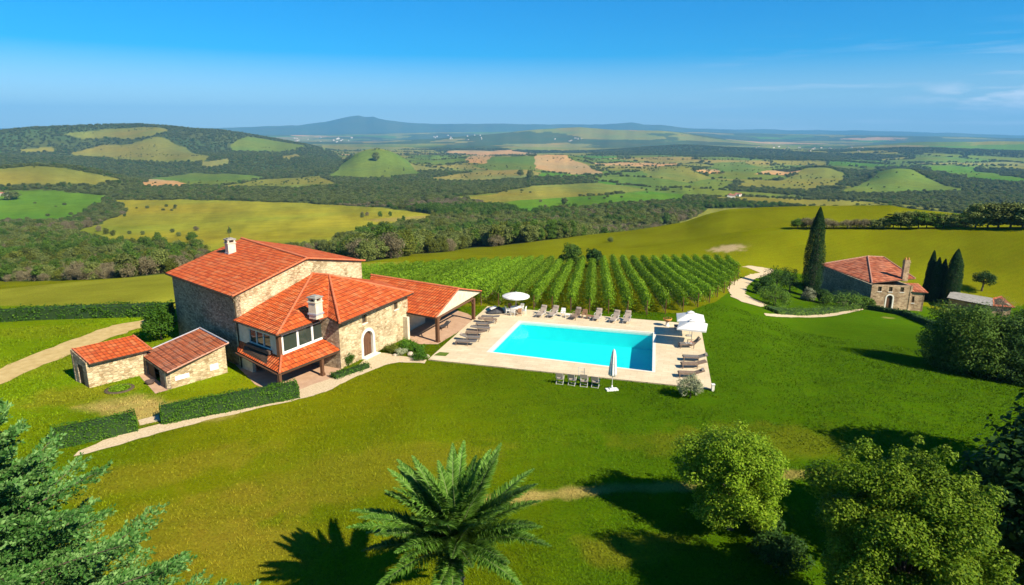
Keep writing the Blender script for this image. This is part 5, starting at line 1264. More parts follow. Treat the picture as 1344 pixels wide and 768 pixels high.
for (px, pb, pt_, wpx, lb) in [(1063, 390, 273, 26, 'tallest dark cypress standing alone at the left end of the second house'), (1216, 394, 330, 12, 'leftmost slim cypress of the dark row right of the second house'), (1224, 396, 339, 12, 'lower cypress squeezed in the middle of the row right of the second house'),
                               (1232, 396, 341, 11, 'short slim cypress touching the broad one right of the second house'), (1246, 399, 328, 20, 'broadest cypress at the right end of the row right of the second house')]:
    g = ground(px, pb); Hc = hgt_at(g, pt_); dd = np.linalg.norm(np.array(g) - CAM)
    plant_tree('cypress_tree', g, cypress_meshes(Hc, wpx / 2 * dd / F_PX * .86, int(px) % 97, .17, int(9000 + 1500 * Hc)), lb, 'cypress')
def tree_px(name, px, pb, pt_, wpx, mat, lb, seed, leaf=.2, clumps=60, per=90, trunk=.08, cat='tree', group=None, lo=.4):
    g = ground(px, pb); h = hgt_at(g, pt_); dd = np.linalg.norm(np.array(g) - CAM); rx = wpx / 2 * dd / F_PX
    th = h * trunk; rz = (h - th) / 1.75
    return plant_tree(name, g, tree_meshes(name, rx, rz, th, leaf, MT[mat], clumps, per, seed, (.24, .42), lo, None, .6, bottom=-.7), lb, cat, group, rz=seed)
tree_px('round_bush', 1268, 488, 394, 84, 'fol_mid', 'large loose green bush right of the cypress row with a long shadow on the lawn', 61, .20, 150, 190, -.14)
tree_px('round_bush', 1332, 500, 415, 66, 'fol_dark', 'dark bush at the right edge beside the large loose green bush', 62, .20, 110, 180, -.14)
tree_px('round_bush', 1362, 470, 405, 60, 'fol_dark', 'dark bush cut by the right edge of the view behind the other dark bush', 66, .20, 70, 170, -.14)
tree_px('lollipop_tree', 1288.5, 382, 358, 24, 'fol_dark', 'small round tree on a thin stem standing alone in the field at far right', 63, .24, 36, 60, .38)
tree_px('sparse_tree', 1312, 424, 388, 30, 'fol_grey', 'thin half bare small tree in front of the ruined shed', 64, .13, 34, 16, .15)
for i, (px, pb, pt_, w_, mt_, lb) in enumerate([(1002, 388, 362, 26, 'fol_dark', 'dark round bush at the left of the garden by the bend of the drive'), (1018, 383, 346, 34, 'fol_dark', 'tall dark bush behind the others beside the drive bend'), (1036, 384, 352, 30, 'fol_dark', 'dark bush touching the tall cypress from the left'),
        (1016, 402, 374, 40, 'fol_mid', 'broad mid green bush at the front of the garden by the drive'), (1108, 405, 385, 52, 'fol_mid', 'broad low bush below the shaded wall of the second house'), (1060, 395, 378, 18, 'fol_pale', 'small pale bush at the foot of the tall cypress'),
        (1136, 405, 389, 20, 'fol_mid', 'small bush at the front corner of the second house'), (1080, 398, 380, 24, 'fol_dark', 'dark bush between the tall cypress and the second house')]):
    tree_px('garden_bush', px, pb, pt_, w_, mt_, lb, 70 + i, .2, 40, 60, .03, 'bush')
a = ground(1012, 409); b = ground(1128, 403); hedge('ground_cover_hedge', a, b, 2.2, .55, 'low wide hedge between the curved garden path and the second house', 'hedge', 'fol_mid', .2, 50, .22, 11)
a = ground(1132, 405); b = ground(1192, 415); hedge('boundary_hedge', a, b, 1.0, .8, 'dark hedge running from the front of the second house, left half', 'hedge', 'fol_dark', .2, 50, .18, 12)
a = ground(1190, 415); b = ground(1236, 434); hedge('boundary_hedge', a, b, 1.0, .8, 'dark hedge running down to the large loose bush, right half', 'hedge', 'fol_dark', .2, 50, .18, 13)
tree_px('vineyard_tree', 751, 352, 321, 30, 'fol_mid', 'leafy light green tree at the top of the vineyard, left of the pair', 91, .34, 46, 70, .10)
tree_px('vineyard_tree', 780, 350, 326, 24, 'fol_dark', 'smaller darker tree at the top of the vineyard, right of the pair', 92, .34, 40, 60, .14)

# --- vineyard: rows running away from the pool
VY = [near_at(*p) for p in [(468, 398), (560, 398), (636, 401), (700, 406), (760, 410), (838, 414), (880, 412), (908, 407), (930, 398), (952, 384), (968, 371)]] + [ground(*p) for p in [(970, 347), (900, 345), (800, 346), (700, 347.5), (600, 352), (520, 358), (440, 362)]]
vd = np.array([.128, .9918]); vn = np.array([vd[1], -vd[0]])
ulist = [float(np.array(p[:2]) @ vn) for p in VY]
u0, u1, du = min(ulist) + .4, max(ulist) - .5, 2.15
rows = []
k = 0; uu = u1
while uu > u0:
    ss = []
    for i in range(len(VY)):
        a, b = np.array(VY[i][:2]), np.array(VY[(i + 1) % len(VY)][:2]); ua, ub = a @ vn - uu, b @ vn - uu
        if ua * ub < 0: ss.append(float((a + (b - a) * ua / (ua - ub)) @ vd))
    if len(ss) >= 2 and max(ss) - min(ss) > 4: rows.append((uu, min(ss), max(ss)))
    uu -= du
ORD = ['first', 'second', 'third', 'fourth', 'fifth', 'sixth', 'seventh', 'eighth', 'ninth', 'tenth', 'eleventh', 'twelfth', 'thirteenth', 'fourteenth', 'fifteenth', 'sixteenth', 'seventeenth', 'eighteenth', 'nineteenth', 'twentieth']
ORD += ['twenty-' + o for o in ORD[:9]] + ['thirtieth'] + ['thirty-' + o for o in ORD[:9]] + ['fortieth'] + ['forty-' + o for o in ORD[:9]]
VSTEM = None
for i, (uu, s0, s1) in enumerate(rows):
    rng = np.random.default_rng(200 + i); p0 = vn * uu + vd * s0; oz = float(height(p0[0], p0[1]))
    R = empty('vine_row', (p0[0], p0[1], oz), ORD[min(i, len(ORD) - 1)] + ' trained vine row counted from the right end of the vineyard', 'vine row', 'vine rows of the vineyard')
    L_ = s1 - s0; N = int(L_ * 165); s = rng.uniform(0, L_, N); h = 2.05
    z = .55 + (h - .55) * rng.uniform(0, 1, N) ** .8; lumps = .75 + .5 * fbm(s * 1.1, np.full(N, uu * 3.7), 3, 5)
    y = rng.normal(size=N) * .33 * lumps * (1.1 - .35 * np.abs(z - 1.2)); z = z * (.88 + .24 * fbm(s * .8, np.full(N, uu * 2.3), 3, 6))
    X_ = p0[0] + vd[0] * s + vn[0] * y; Y_ = p0[1] + vd[1] * s + vn[1] * y
    P = np.stack([X_ - p0[0], Y_ - p0[1], z + height(X_, Y_) - oz], 1); fc = np.stack([vn[0] * np.sign(y), vn[1] * np.sign(y), np.full(N, .5)], 1)
    V, Q = leaf_quads(P, .20, rng, .85, fc); link('foliage', fastmesh('vine_leaves', V, Q, [MT['fol_vine']]), R)
    mb = MB()
    for q in np.arange(.3, min(L_, 14), 1.2):
        x_, y_ = p0 + vd * q; g = float(height(x_, y_)) - oz
        if VSTEM is None:
            mb.tube([(0, 0, -.1), (.03, 0, .45), (0, 0, .9)], [.05, .04, .03], 5, cap=False); VSTEM = mb.build('vine_stem', MT['bark'], R, (vd[0] * q, vd[1] * q, g))
        else: link('vine_stem', VSTEM.data, R, (vd[0] * q, vd[1] * q, g))
    mb = MB(); mb.tube([(0, 0, -.2), (0, 0, 1.7)], .05, 6); mb.build('end_post', MT['wood'], R)
#@@PART5

# --- rough grass of the near lawn: short blades standing on the ground
def grass():
    rng = np.random.default_rng(77); n = 420000; d = 21 + 62 * rng.uniform(0, 1, n) ** 1.35; a = rng.uniform(-.80, .80, n); x, y = np.sin(a) * d, np.cos(a) * d
    k = fbm(x / 2.2, y / 2.2, 3, 15) + rng.uniform(-.25, .25, n) > .42; k &= cover(x, y) == LAWN
    for poly in SHEETS + [DK]: k &= ~in_poly(x, y, poly)
    x, y, d = x[k], y[k], d[k]; m_ = len(x); z = height(x, y); s = rng.uniform(.07, .15, m_) * (.7 + d * .011)
    th = rng.uniform(0, 6.28, m_); T = np.stack([np.cos(th) * .7, np.sin(th) * .7, rng.uniform(.35, .9, m_)], 1); B = np.stack([-np.sin(th), np.cos(th), np.zeros(m_)], 1) * (s * .22)[:, None]
    P = np.stack([x, y, z], 1); V = np.stack([P - B, P + B, P + T * s[:, None]], 1).reshape(-1, 3)
    me = fastmesh('grass', V, np.arange(3 * m_).reshape(m_, 3), [MT['grass']])
    at_ = me.attributes.new('cover', 'FLOAT_COLOR', 'POINT'); c = np.ones((m_ * 3, 4), np.float32); cc = cover_color(x, y) * rng.uniform(.62, 1.30, m_)[:, None]; c[:, :3] = np.repeat(cc, 3, 0); at_.data.foreach_set('color', c.ravel())
    tag(link('grass', me), 'short sunlit grass of the lawn', 'grass', kind='stuff')
m, n, l, b, o = new_mat('grass_blades'); a_ = n.new('ShaderNodeAttribute'); a_.attribute_name = 'cover'; l(a_.outputs['Color'], b.inputs['Base Color']); b.inputs['Roughness'].default_value = .8; b.inputs['Specular IOR Level'].default_value = .05
MT['grass'] = m
grass()
# ------------------------------------------------------------------ pool furniture
ZD = DZ + .002
def deck_at(px, py):
    p = at(px, py, ZD); return np.array([p[0], p[1], ZD])
POOL_A = math.atan2(PI4[1][1] - PI4[0][1], PI4[1][0] - PI4[0][0])       # long side of the pool, pointing right

def lounger(loc, rz, back, label, group, mat='sling', frame='teak', arms=False, s=1.0):
    """length along +x, head end at +x; back: raised angle of the backrest"""
    r = empty('sun_lounger', loc, label, 'sun lounger', group, rz); r.scale = (s, s, s)
    b = MB(); zs = .34
    for y in (-.31, .31): b.box((-.30, y, zs), (1.30, .05, .06))
    for x in (-.93, .33): b.box((x, 0, zs - .001), (.05, .57, .05))
    b.build('frame', MT[frame], r)
    b = MB()
    for k in range(9): b.box((-.87 + k * .14, 0, zs + .038), (.125, .60, .022), 0, 0)
    b.box((-.30, 0, zs + .062), (1.20, .56, .03)); b.build('seat', MT[mat], r)
    b = MB(); L_ = .74; c, s_ = math.cos(back), math.sin(back)
    for y in (-.29, .29): b.box((.34 + c * L_ / 2, y, zs + .03 + s_ * L_ / 2), (L_, .05, .05), 0, 0, tilt=('Y', -back))
    b.box((.34 + c * L_ / 2, 0, zs + .055 + s_ * L_ / 2), (L_ - .03, .54, .04), 0, 0, tilt=('Y', -back)); bo = b.build('backrest', MT[mat], r)
    if back > .3:
        h = MB(); h.box((.34 + c * L_ * .84 - s_ * .05, 0, zs + .06 + s_ * L_ * .84 + c * .05), (.2, .46, .07), 0, 0, tilt=('Y', -back)); h.build('headrest', MT['taupe'], bo)
    for x in (-.86, .28):
        for y in (-.31, .31):
            b = MB(); b.box((x, y, zs / 2 - .016), (.055, .052, zs - .032)); b.build('leg', MT[frame], r)
    if arms:
        for y in (-.35, .35):
            b = MB(); b.box((.12, y, zs + .24), (.56, .06, .035)); b.box((-.10, y, zs + .11), (.045, .045, .23)); b.build('armrest', MT[frame], r)
    return r

GL = 'flat loungers along the left side of the pool'
for i, (px, py, lb) in enumerate([(643, 419.5, 'flat brown lounger of the left row, farthest from the lawn'), (640.5, 423.5, 'flat brown lounger of the left row, second from the far end'), (636.5, 429, 'flat brown lounger of the left row, third from the far end'), (631, 434.3, 'flat brown lounger in the middle of the left row'),
                       (623.5, 440.5, 'flat brown lounger of the left row, third from the near end'), (617.5, 446.8, 'flat brown lounger of the left row, second from the near end'), (611, 452.6, 'flat brown lounger of the left row, nearest the lawn')]):
    lounger(deck_at(px, py), POOL_A + .22 + random.uniform(-.06, .06) + (math.pi if i % 2 else 0), .10 + .12 * (i % 3), lb, GL, ['sling', 'teak', 'sling'][i % 3])
GB = 'raised loungers along the far side of the pool'
for i, (px, py, lb, mt_) in enumerate([(711, 414, 'grey lounger with raised back, leftmost of the far row by the vines', 'sling'), (726.5, 414.5, 'grey lounger with raised back, second from the left of the far row', 'sling'),
                         (756, 417, 'brown lounger with raised back between white chair and rattan chair', 'teak'), (784.5, 418.5, 'grey lounger with raised back right of the low rattan table', 'sling'),
                         (807, 421, 'grey lounger with raised back, second from the right of the far row', 'sling'), (823, 421.8, 'grey lounger with raised back, rightmost of the far row', 'sling')]):
    lounger(deck_at(px, py + .5), POOL_A + math.pi / 2 + random.uniform(-.12, .12) - .08, 1.02 + random.uniform(-.06, .08), lb, GB, 'taupe' if mt_ == 'sling' else 'teak', 'silver' if mt_ == 'sling' else 'teak', True, 1.05)
GR = 'loungers along the right side of the pool'
for i, (px, py, bk_, lb, mt_) in enumerate([(898, 432.5, .75, 'lounger with raised back half under the rear white parasol', 'sling'), (905, 456, .78, 'lounger with raised back and towel under the front white parasol', 'sling'),
                         (911, 473.5, .32, 'brown lounger right of the pool, third from the near corner', 'sling'), (909, 482.5, .28, 'brown lounger right of the pool, second from the near corner', 'teak'), (906, 495, .38, 'brown lounger right of the pool, partly behind the feathery shrub', 'teak')]):
    lounger(deck_at(px, py), POOL_A + .28 + random.uniform(-.08, .08), bk_, lb, GR, mt_, 'teak', i < 2, 1.08)
def towel(px, py, mat, label, z=.45, size=(.75, .5), rz=0):
    g = deck_at(px, py); bm = bmesh.new(); bmesh.ops.create_grid(bm, x_segments=10, y_segments=8, size=.5)
    for v in bm.verts: v.co.x *= size[0]; v.co.y *= size[1]; v.co.z = .03 * math.sin(v.co.x * 9) * math.cos(v.co.y * 11) + .035
    me = bpy.data.meshes.new('towel'); bm.to_mesh(me); bm.free(); me.materials.append(MT[mat]); o = link('towel', me, None, (g[0], g[1], ZD + z)); o.rotation_euler = (0, 0, rz)
    o.modifiers.new('thickness', 'SOLIDIFY').thickness = .02; tag(o, label, 'towel')
towel(903.5, 456.2, 'pale_towel', 'pale rumpled towel on the seat of the lounger under the front parasol', .42, (.62, .5), POOL_A + .3)
towel(909, 455.2, 'towel', 'faded red towel on the lounger under the front white parasol', .43, (.4, .5), POOL_A + .35)

def parasol_open(loc, h, half, label, group=None, rz=0, round_=False, mat='canvas'):
    r = empty('parasol', loc, label, 'parasol', group, rz)
    b = MB(); b.tube([(0, 0, .06), (0, 0, h)], .028, 8); b.build('pole', MT['silver'], r)
    b = MB(); b.box((0, 0, .04), (.55, .55, .08)) if not round_ else b.lathe([(.01, 0), (.3, 0), (.3, .06), (.06, .09), (.01, .09)], 18); b.build('base', MT['slab'], r)
    n = 8 if round_ else 4; m_ = 9; rim, rise = half, (.38 if round_ else .62)
    V, Fc = [], []
    N = 48
    for j in range(m_):
        t = j / (m_ - 1)
        for k in range(N):
            a = 2 * math.pi * k / N
            rad = half / max(abs(math.cos(a)), abs(math.sin(a))) if not round_ else half * (1 - .025 * (1 - abs(math.cos(a * n / 2))))
            sag = .05 * math.sin(math.pi * t) * (1 - abs(math.cos(a * (2 if not round_ else 4))))
            V.append((math.cos(a) * rad * t, math.sin(a) * rad * t, h - .02 - rise * t ** (1.12 if not round_ else 1.7) - sag))
    for k in range(N):
        a = 2 * math.pi * k / N; V.append((V[(m_ - 1) * N + k][0] * 1.002, V[(m_ - 1) * N + k][1] * 1.002, V[(m_ - 1) * N + k][2] - .13))
    for j in range(m_):
        for k in range(N): Fc.append((j * N + k, j * N + (k + 1) % N, (j + 1) * N + (k + 1) % N, (j + 1) * N + k))
    me = bpy.data.meshes.new('canopy'); me.from_pydata(V, [], Fc); me.materials.append(MT[mat]); me.update(); c = link('canopy', me, r); c.modifiers.new('thickness', 'SOLIDIFY').thickness = .006
    if not round_:
        b = MB(); b.add([(x * .34, y * .34, h - .10) for x, y in ((-1, -1), (1, -1), (1, 1), (-1, 1))] + [(0, 0, h + .09)], [(0, 1, 4), (1, 2, 4), (2, 3, 4), (3, 0, 4)]); b.build('vent_cap', MT[mat], c)
    for k in range(n):
        a = 2 * math.pi * k / n + (math.pi / 4 if not round_ else 0); R_ = half * (1.38 if not round_ else .98)
        b = MB(); b.tube([(0, 0, h - .06), (math.cos(a) * R_ * .5, math.sin(a) * R_ * .5, h - .06 - rise * (.5 ** (1.12 if not round_ else 1.7)) - .02), (math.cos(a) * R_, math.sin(a) * R_, h - .05 - rise)], .012, 5); b.build('rib', MT['silver'], r)
    b = MB(); b.lathe([(.0, h + .10), (.03, h + .07), (.02, h - .02)], 8); b.build('finial', MT['silver'], r)
    return r
parasol_open(deck_at(907, 453), 2.55, 1.32, 'open square white parasol at the right of the pool, front one of the pair', 'white parasols at the right of the pool', POOL_A)
parasol_open(deck_at(904.5, 441), 2.55, 1.32, 'open square white parasol at the right of the pool, rear one of the pair', 'white parasols at the right of the pool', POOL_A + .12)
ct = deck_at(677, 411.5)
parasol_open(ct, 2.45, 1.52, 'round white parasol over the dining table at the far left corner of the deck', None, 0, True)

# folded parasol on the lawn edge
g = at(803, 512, 0); r = empty('folded_parasol', (g[0], g[1], 0), 'folded white parasol standing in a pale base on the near edge of the deck', 'parasol')
b = MB(); b.tube([(0, 0, .1), (.02, 0, 3.35)], .03, 8); b.build('pole', MT['silver'], r)
b = MB(); b.box((0, 0, .05), (.95, .5, .10), .2); b.box((0, 0, .13), (.4, .3, .07), .2); b.lathe([(.06, .12), (.06, .4), (.03, .42)], 10); b.build('base', MT['white'], r)
V, Fc = [], []
prof = [(3.45, .03), (3.3, .10), (2.9, .17), (2.4, .21), (1.9, .24), (1.5, .27), (1.30, .30), (1.22, .22), (1.3, .08)]
for j, (z, ra) in enumerate(prof):
    for k in range(32):
        a = 2 * math.pi * k / 32; q = ra * (1 + .22 * math.cos(8 * a + z)) * (1 + .06 * math.sin(3 * z + k)); V.append((math.cos(a) * q + .01 * z, math.sin(a) * q, z + .05 * math.cos(8 * a) * (j > 5)))
for j in range(len(prof) - 1):
    for k in range(32): Fc.append((j * 32 + k, j * 32 + (k + 1) % 32, (j + 1) * 32 + (k + 1) % 32, (j + 1) * 32 + k))
me = bpy.data.meshes.new('canopy'); me.from_pydata(V, [], Fc); me.materials.append(MT['canvas']); me.polygons.foreach_set('use_smooth', [True] * len(Fc)); me.update(); link('canopy', me, r)
b = MB(); b.lathe([(.225, 2.2), (.235, 2.24), (.225, 2.28)], 16); b.build('strap', MT['silver'], r)

# folding chairs on the lawn edge
def director_chair(loc, rz, label, group, tall=0):
    """faces +y"""
    r = empty('folding_chair', loc, label, 'chair', group, rz); fm = MT['silver']; h = 1.02 + tall
    for x in (-.28, .28):
        for (y0, y1) in ((-.26, .24), (.26, -.24)):
            b = MB(); b.tube([(x, y0, 0), (x, y1, .62)], .022, 6); b.build('leg', fm, r)
        b = MB(); b.tube([(x, -.24, .60), (x, -.32, h)], .02, 6); b.build('back_post', fm, r)
        b = MB(); b.box((x, 0, .645), (.065, .56, .03)); b.build('armrest', MT['taupe'], r)
    b = MB(); b.box((0, 0, .455), (.52, .46, .025)); b.build('seat', MT['taupe'], r)
    b = MB(); b.box((0, -.295, h - .19), (.55, .03, .36), 0, 0, tilt=('X', .2)); b.build('backrest', MT['taupe'], r)
    for y in (-.25, .25): b = MB(); b.tube([(-.28, y, .04), (.28, y, .04)], .018, 6); b.build('stretcher', fm, r)
GD = 'folding chairs on the near edge of the pool deck'
for i, (px, py, rz, tl, lb) in enumerate([(735, 503.5, .05, 0, 'brown canvas folding chair, leftmost of four facing the pool'), (751, 505, -.1, 0, 'brown canvas folding chair, second from the left of four'), (766.5, 506.8, .08, .10, 'taller brown folding chair, third of four, with a second frame leaning behind'), (781.5, 508, -.05, 0, 'brown canvas folding chair, rightmost of four, next to the folded parasol')]):
    g = at(px, py, 0); director_chair((g[0], g[1], 0.0 if not in_poly(np.array([g[0]]), np.array([g[1]]), DK)[0] else ZD), POOL_A + rz, lb, GD, tl)
g = deck_at(763, 499); r = empty('chair_frame', g, 'thin white folded chair frame leaning behind the third folding chair', 'chair frame', None, POOL_A)
for x in (-.24, .24): b = MB(); b.tube([(x, .1, 0), (x, -.12, 1.15)], .02, 6); b.build('post', MT['white'], r)
for z in (.3, .75, 1.13): b = MB(); b.tube([(-.24, .1 - .22 * z / 1.15, z), (.24, .1 - .22 * z / 1.15, z)], .018, 6); b.build('crossbar', MT['white'], r)

# dining set under the round parasol
r = empty('dining_table', ct, 'round white dining table under the round parasol', 'table')
b = MB(); b.lathe([(.04, .72), (.62, .72), (.62, .75), (.04, .752)], 24); b.build('table_top', MT['white'], r)
for k in range(4):
    a = k * math.pi / 2 + .5; b = MB(); b.tube([(.42 * math.cos(a), .42 * math.sin(a), .72), (.5 * math.cos(a), .5 * math.sin(a), 0)], .03, 6); b.build('leg', MT['white'], r)
def side_chair(loc, rz, label, group, mat, name='garden_chair'):
    r = empty(name, loc, label, 'chair', group, rz)
    b = MB(); b.box((0, 0, .45), (.46, .46, .05)); b.build('seat', MT[mat], r)
    b = MB(); b.box((0, -.23, .72), (.46, .045, .42), 0, 0, tilt=('X', .15)); b.build('backrest', MT[mat], r)
    for x in (-.2, .2):
        for y in (-.2, .2): b = MB(); b.box((x, y, .212), (.045, .045, .424)); b.build('leg', MT[mat], r)
        b = MB(); b.box((x * 1.16, -.02, .64), (.045, .44, .03)); b.box((x * 1.16, .17, .55), (.04, .04, .15)); b.build('armrest', MT[mat], r)
    return r
for k, (a, mt_, lb) in enumerate([(-1.9, 'white', 'white garden chair at the near left of the round dining table'), (-1.2, 'rattan', 'brown rattan chair at the near side of the round dining table'), (-.35, 'white', 'white garden chair at the right of the round dining table'), (.9, 'white', 'white garden chair behind the round dining table'), (2.2, 'rattan', 'brown rattan chair behind the round dining table, on the left'), (3.4, 'white', 'white garden chair at the left of the round dining table')]):
    side_chair((ct[0] + .95 * math.cos(a), ct[1] + .95 * math.sin(a), ZD), a + math.pi / 2, lb, 'chairs round the dining table', mt_)
g = deck_at(739, 415.5); side_chair(g, POOL_A + math.pi + .1, 'white chair in the far row between grey and brown loungers', None, 'white')
g = deck_at(767, 417.5); c_ = side_chair(g, POOL_A + math.pi, 'brown rattan armchair in the far row beside the vines', None, 'rattan', 'rattan_armchair'); c_.scale = (1.2, 1.2, 1.0)
g = deck_at(774.5, 418.5); r = empty('low_table', g, 'low rattan table between rattan armchair and grey lounger', 'table', None, POOL_A)
b = MB(); b.box((0, 0, .36), (.7, .55, .05)); b.build('table_top', MT['rattan'], r)
for x in (-.3, .3):
    for y in (-.22, .22): b = MB(); b.box((x, y, .167), (.06, .06, .334)); b.build('leg', MT['rattan'], r)
g = deck_at(745, 417); r = empty('low_table', g, 'small low white table beside the white chair of the far row', 'table', None, POOL_A)
b = MB(); b.box((0, 0, .38), (.5, .45, .04)); b.build('table_top', MT['white'], r)
for x in (-.2, .2):
    for y in (-.17, .17): b = MB(); b.box((x, y, .18), (.05, .05, .36)); b.build('leg', MT['white'], r)
# big terracotta bowl on its pedestal
g = deck_at(875.5, 428); r = empty('bowl_planter', g, 'orange terracotta bowl on a pale pedestal at the far right corner of the pool deck', 'planter')
b = MB(); b.lathe([(.0, 0), (.26, 0), (.26, .06), (.16, .10), (.14, .42), (.22, .50), (.0, .50)], 18); b.build('pedestal', MT['limewash'], r)
b = MB(); b.lathe([(.10, .505), (.30, .56), (.44, .70), (.48, .86), (.42, .86), (.36, .74), (.0, .70)], 24); b.build('bowl', MT['pot'], r)
rng = np.random.default_rng(9); n = 160; a = rng.uniform(0, 6.28, n); q = .4 * np.sqrt(rng.uniform(0, 1, n)); V, Q = leaf_quads(np.stack([q * np.cos(a), q * np.sin(a), .82 + .12 * rng.uniform(0, 1, n)], 1), .12, rng); link('plants', fastmesh('bowl_leaves', V, Q, [MT['fol_olive']]), r)
# covered grill heap left of the dining set
g = at(650, 411, ZD); bm = bmesh.new(); bmesh.ops.create_icosphere(bm, subdivisions=3, radius=1)
for v in bm.verts:
    q = v.co.copy(); v.co = Vector((q.x * 1.05, q.y * .55, max(q.z, -.2) * (.62 + .25 * math.sin(q.x * 2.4)))) * (1 + .14 * (float(vnoise(np.array(q.x * 3 + 5), np.array(q.y * 3 + q.z * 2), 2)) - .5)); v.co.z = max(v.co.z, 0)
me = bpy.data.meshes.new('cover'); bm.to_mesh(me); bm.free(); me.materials.append(MT['tarp']); me.polygons.foreach_set('use_smooth', [True] * len(me.polygons))
o = link('covered_heap', me, None, (g[0], g[1], ZD - .01)); tag(o, 'dark covered heap with a pale folded cushion at the far left corner of the deck', 'covered heap'); o.rotation_euler = (0, 0, .25)
b = MB(); b.box((-.25, 0, .66), (.75, .5, .10), .2, 0, tilt=('Y', -.3)); b.build('cushion', MT['pale_towel'], o)
# lounge chair in the pavilion shade
g = at(583, 431, 0); lounger((g[0], g[1], .02), 1.0, .5, 'dark folded lounger in the shade of the open pavilion', None, 'tarp', 'dark_wood', False, .85)
# white corner post and little grass inlay
g = at(933.5, 512, 0); r = empty('corner_post', (g[0] + .05, g[1] - .2, 0), 'short white post at the near right corner of the pool deck', 'post'); b = MB(); b.box((0, 0, .27), (.2, .2, .54)); b.build('shaft', MT['limewash'], r); b = MB(); b.box((0, 0, .57), (.27, .27, .055)); b.build('cap', MT['white'], r)
sheet_ = [at(569, 466.5, DZ + .006), at(585, 467.5, DZ + .006), at(590, 463, DZ + .006), at(577, 462, DZ + .006)]
b = MB(); b.add([(p[0], p[1], DZ + .006) for p in sheet_], [(0, 1, 2, 3)]); b.build('grass_inlay', noisy('inlay_grass', (.07, .12, .01), (.12, .17, .015), 6, 1, .3))['kind'] = 'structure'

# ------------------------------------------------------------------ woods, hedgerows and trees of the valley
def wood_tree(name, rx, h, mat, seed, leaf=1.0, clumps=26, per=26, trunk=.16, tall=1.0):
    th = h * trunk; rz = (h - th) / 1.75
    return tree_meshes(name, rx, rz, th, leaf, MT[mat], clumps, per, seed, (.34, .55), .35, rx * .06, .75, bottom=-.8, shell=.5)
KINDS = [('dark_oak', 4.2, 9.5, 'fol_far', 301, .95), ('olive_oak', 4.0, 8.5, 'fol_olive', 302, .9), ('green_ash', 3.4, 10.5, 'fol_mid', 303, .85), ('bare_oak', 3.8, 8.0, 'fol_grey', 304, .6), ('poplar', 2.4, 12, 'fol_dark', 305, .8)]
KM = [wood_tree(n, rx, h, mt_, sd, lf * .62, 34, 75) for n, rx, h, mt_, sd, lf in KINDS]
KLAB = ['dark rounded oak', 'olive green bushy oak', 'tall mid green ash', 'greyish half bare oak', 'slim dark poplar']
KNAME = ['oak_tree', 'oak_tree', 'ash_tree', 'oak_tree', 'poplar_tree']
rng = np.random.default_rng(99)
# candidate places in the wedge that the view can see (and a margin)
def candidates(n, d0, d1, rng, a0=-.80, a1=.80):
    d = np.sqrt(rng.uniform(d0 ** 2, d1 ** 2, n)); a = rng.uniform(a0, a1, n); return np.sin(a) * d, np.cos(a) * d
def visible(x, y, z):
    v = np.stack([x, y, z], 1) - CAM; c = v @ _f; px = 672 + F_PX * (v @ _r) / c; py = 384 - F_PX * (v @ _u) / c
    return px, py
pts = []
for d0, d1, spacing in ((105, 330, 3.6), (330, 700, 4.8), (700, 1500, 7.5), (1500, 2800, 11.0), (2800, 5200, 17.0)):
    n = int(.8 * (d1 ** 2 - d0 ** 2) / spacing ** 2); x, y = candidates(n, d0, d1, rng); k = cover(x, y) == WOOD; x, y = x[k], y[k]
    pts.append(np.stack([x, y, np.full(len(x), spacing)], 1))
# scattered trees and bushes along field edges
n = 9000; x, y = candidates(n, 420, 4200, rng); cl = cover(x, y); f = fbm(x / 160, y / 160, 3, 123); k = (cl != WOOD) & (f > .57); pts.append(np.stack([x[k], y[k], np.full(k.sum(), 8.0)], 1))
pts = np.concatenate(pts); zz = height(pts[:, 0], pts[:, 1]); dd = np.hypot(pts[:, 0], pts[:, 1])
kn = fbm(pts[:, 0] / 90, pts[:, 1] / 90, 3, 55) + rng.uniform(-.16, .16, len(pts))
kind = np.select([kn < .38, kn < .47, kn < .55, kn < .62], [2, 0, 1, 0], 3)
azp = np.arctan2(pts[:, 0], pts[:, 1])
kind = np.where((dd < 330) & (azp < -.30) & (rng.uniform(size=len(pts)) < .78), np.where(rng.uniform(size=len(pts)) < .62, 3, 1), kind)
kind = np.where(dd > 900, np.where(rng.uniform(size=len(pts)) < .75, 0, np.where(rng.uniform(size=len(pts)) < .6, 1, 2)), kind)
scl = np.where(dd > 700, (pts[:, 2] / 11.0) ** .6, 1.0) * rng.uniform(.65, 1.2, len(pts)); scl = np.where((dd < 330) & (azp < -.25), scl * .50, np.where(dd < 700, scl * .78, scl))
tall = np.where(dd > 700, .62, 1.0) * rng.uniform(.85, 1.15, len(pts)); nsc = int(k.sum()); scl[-nsc:] *= .72; scl *= .95
rot = rng.uniform(0, 6.28, len(pts))
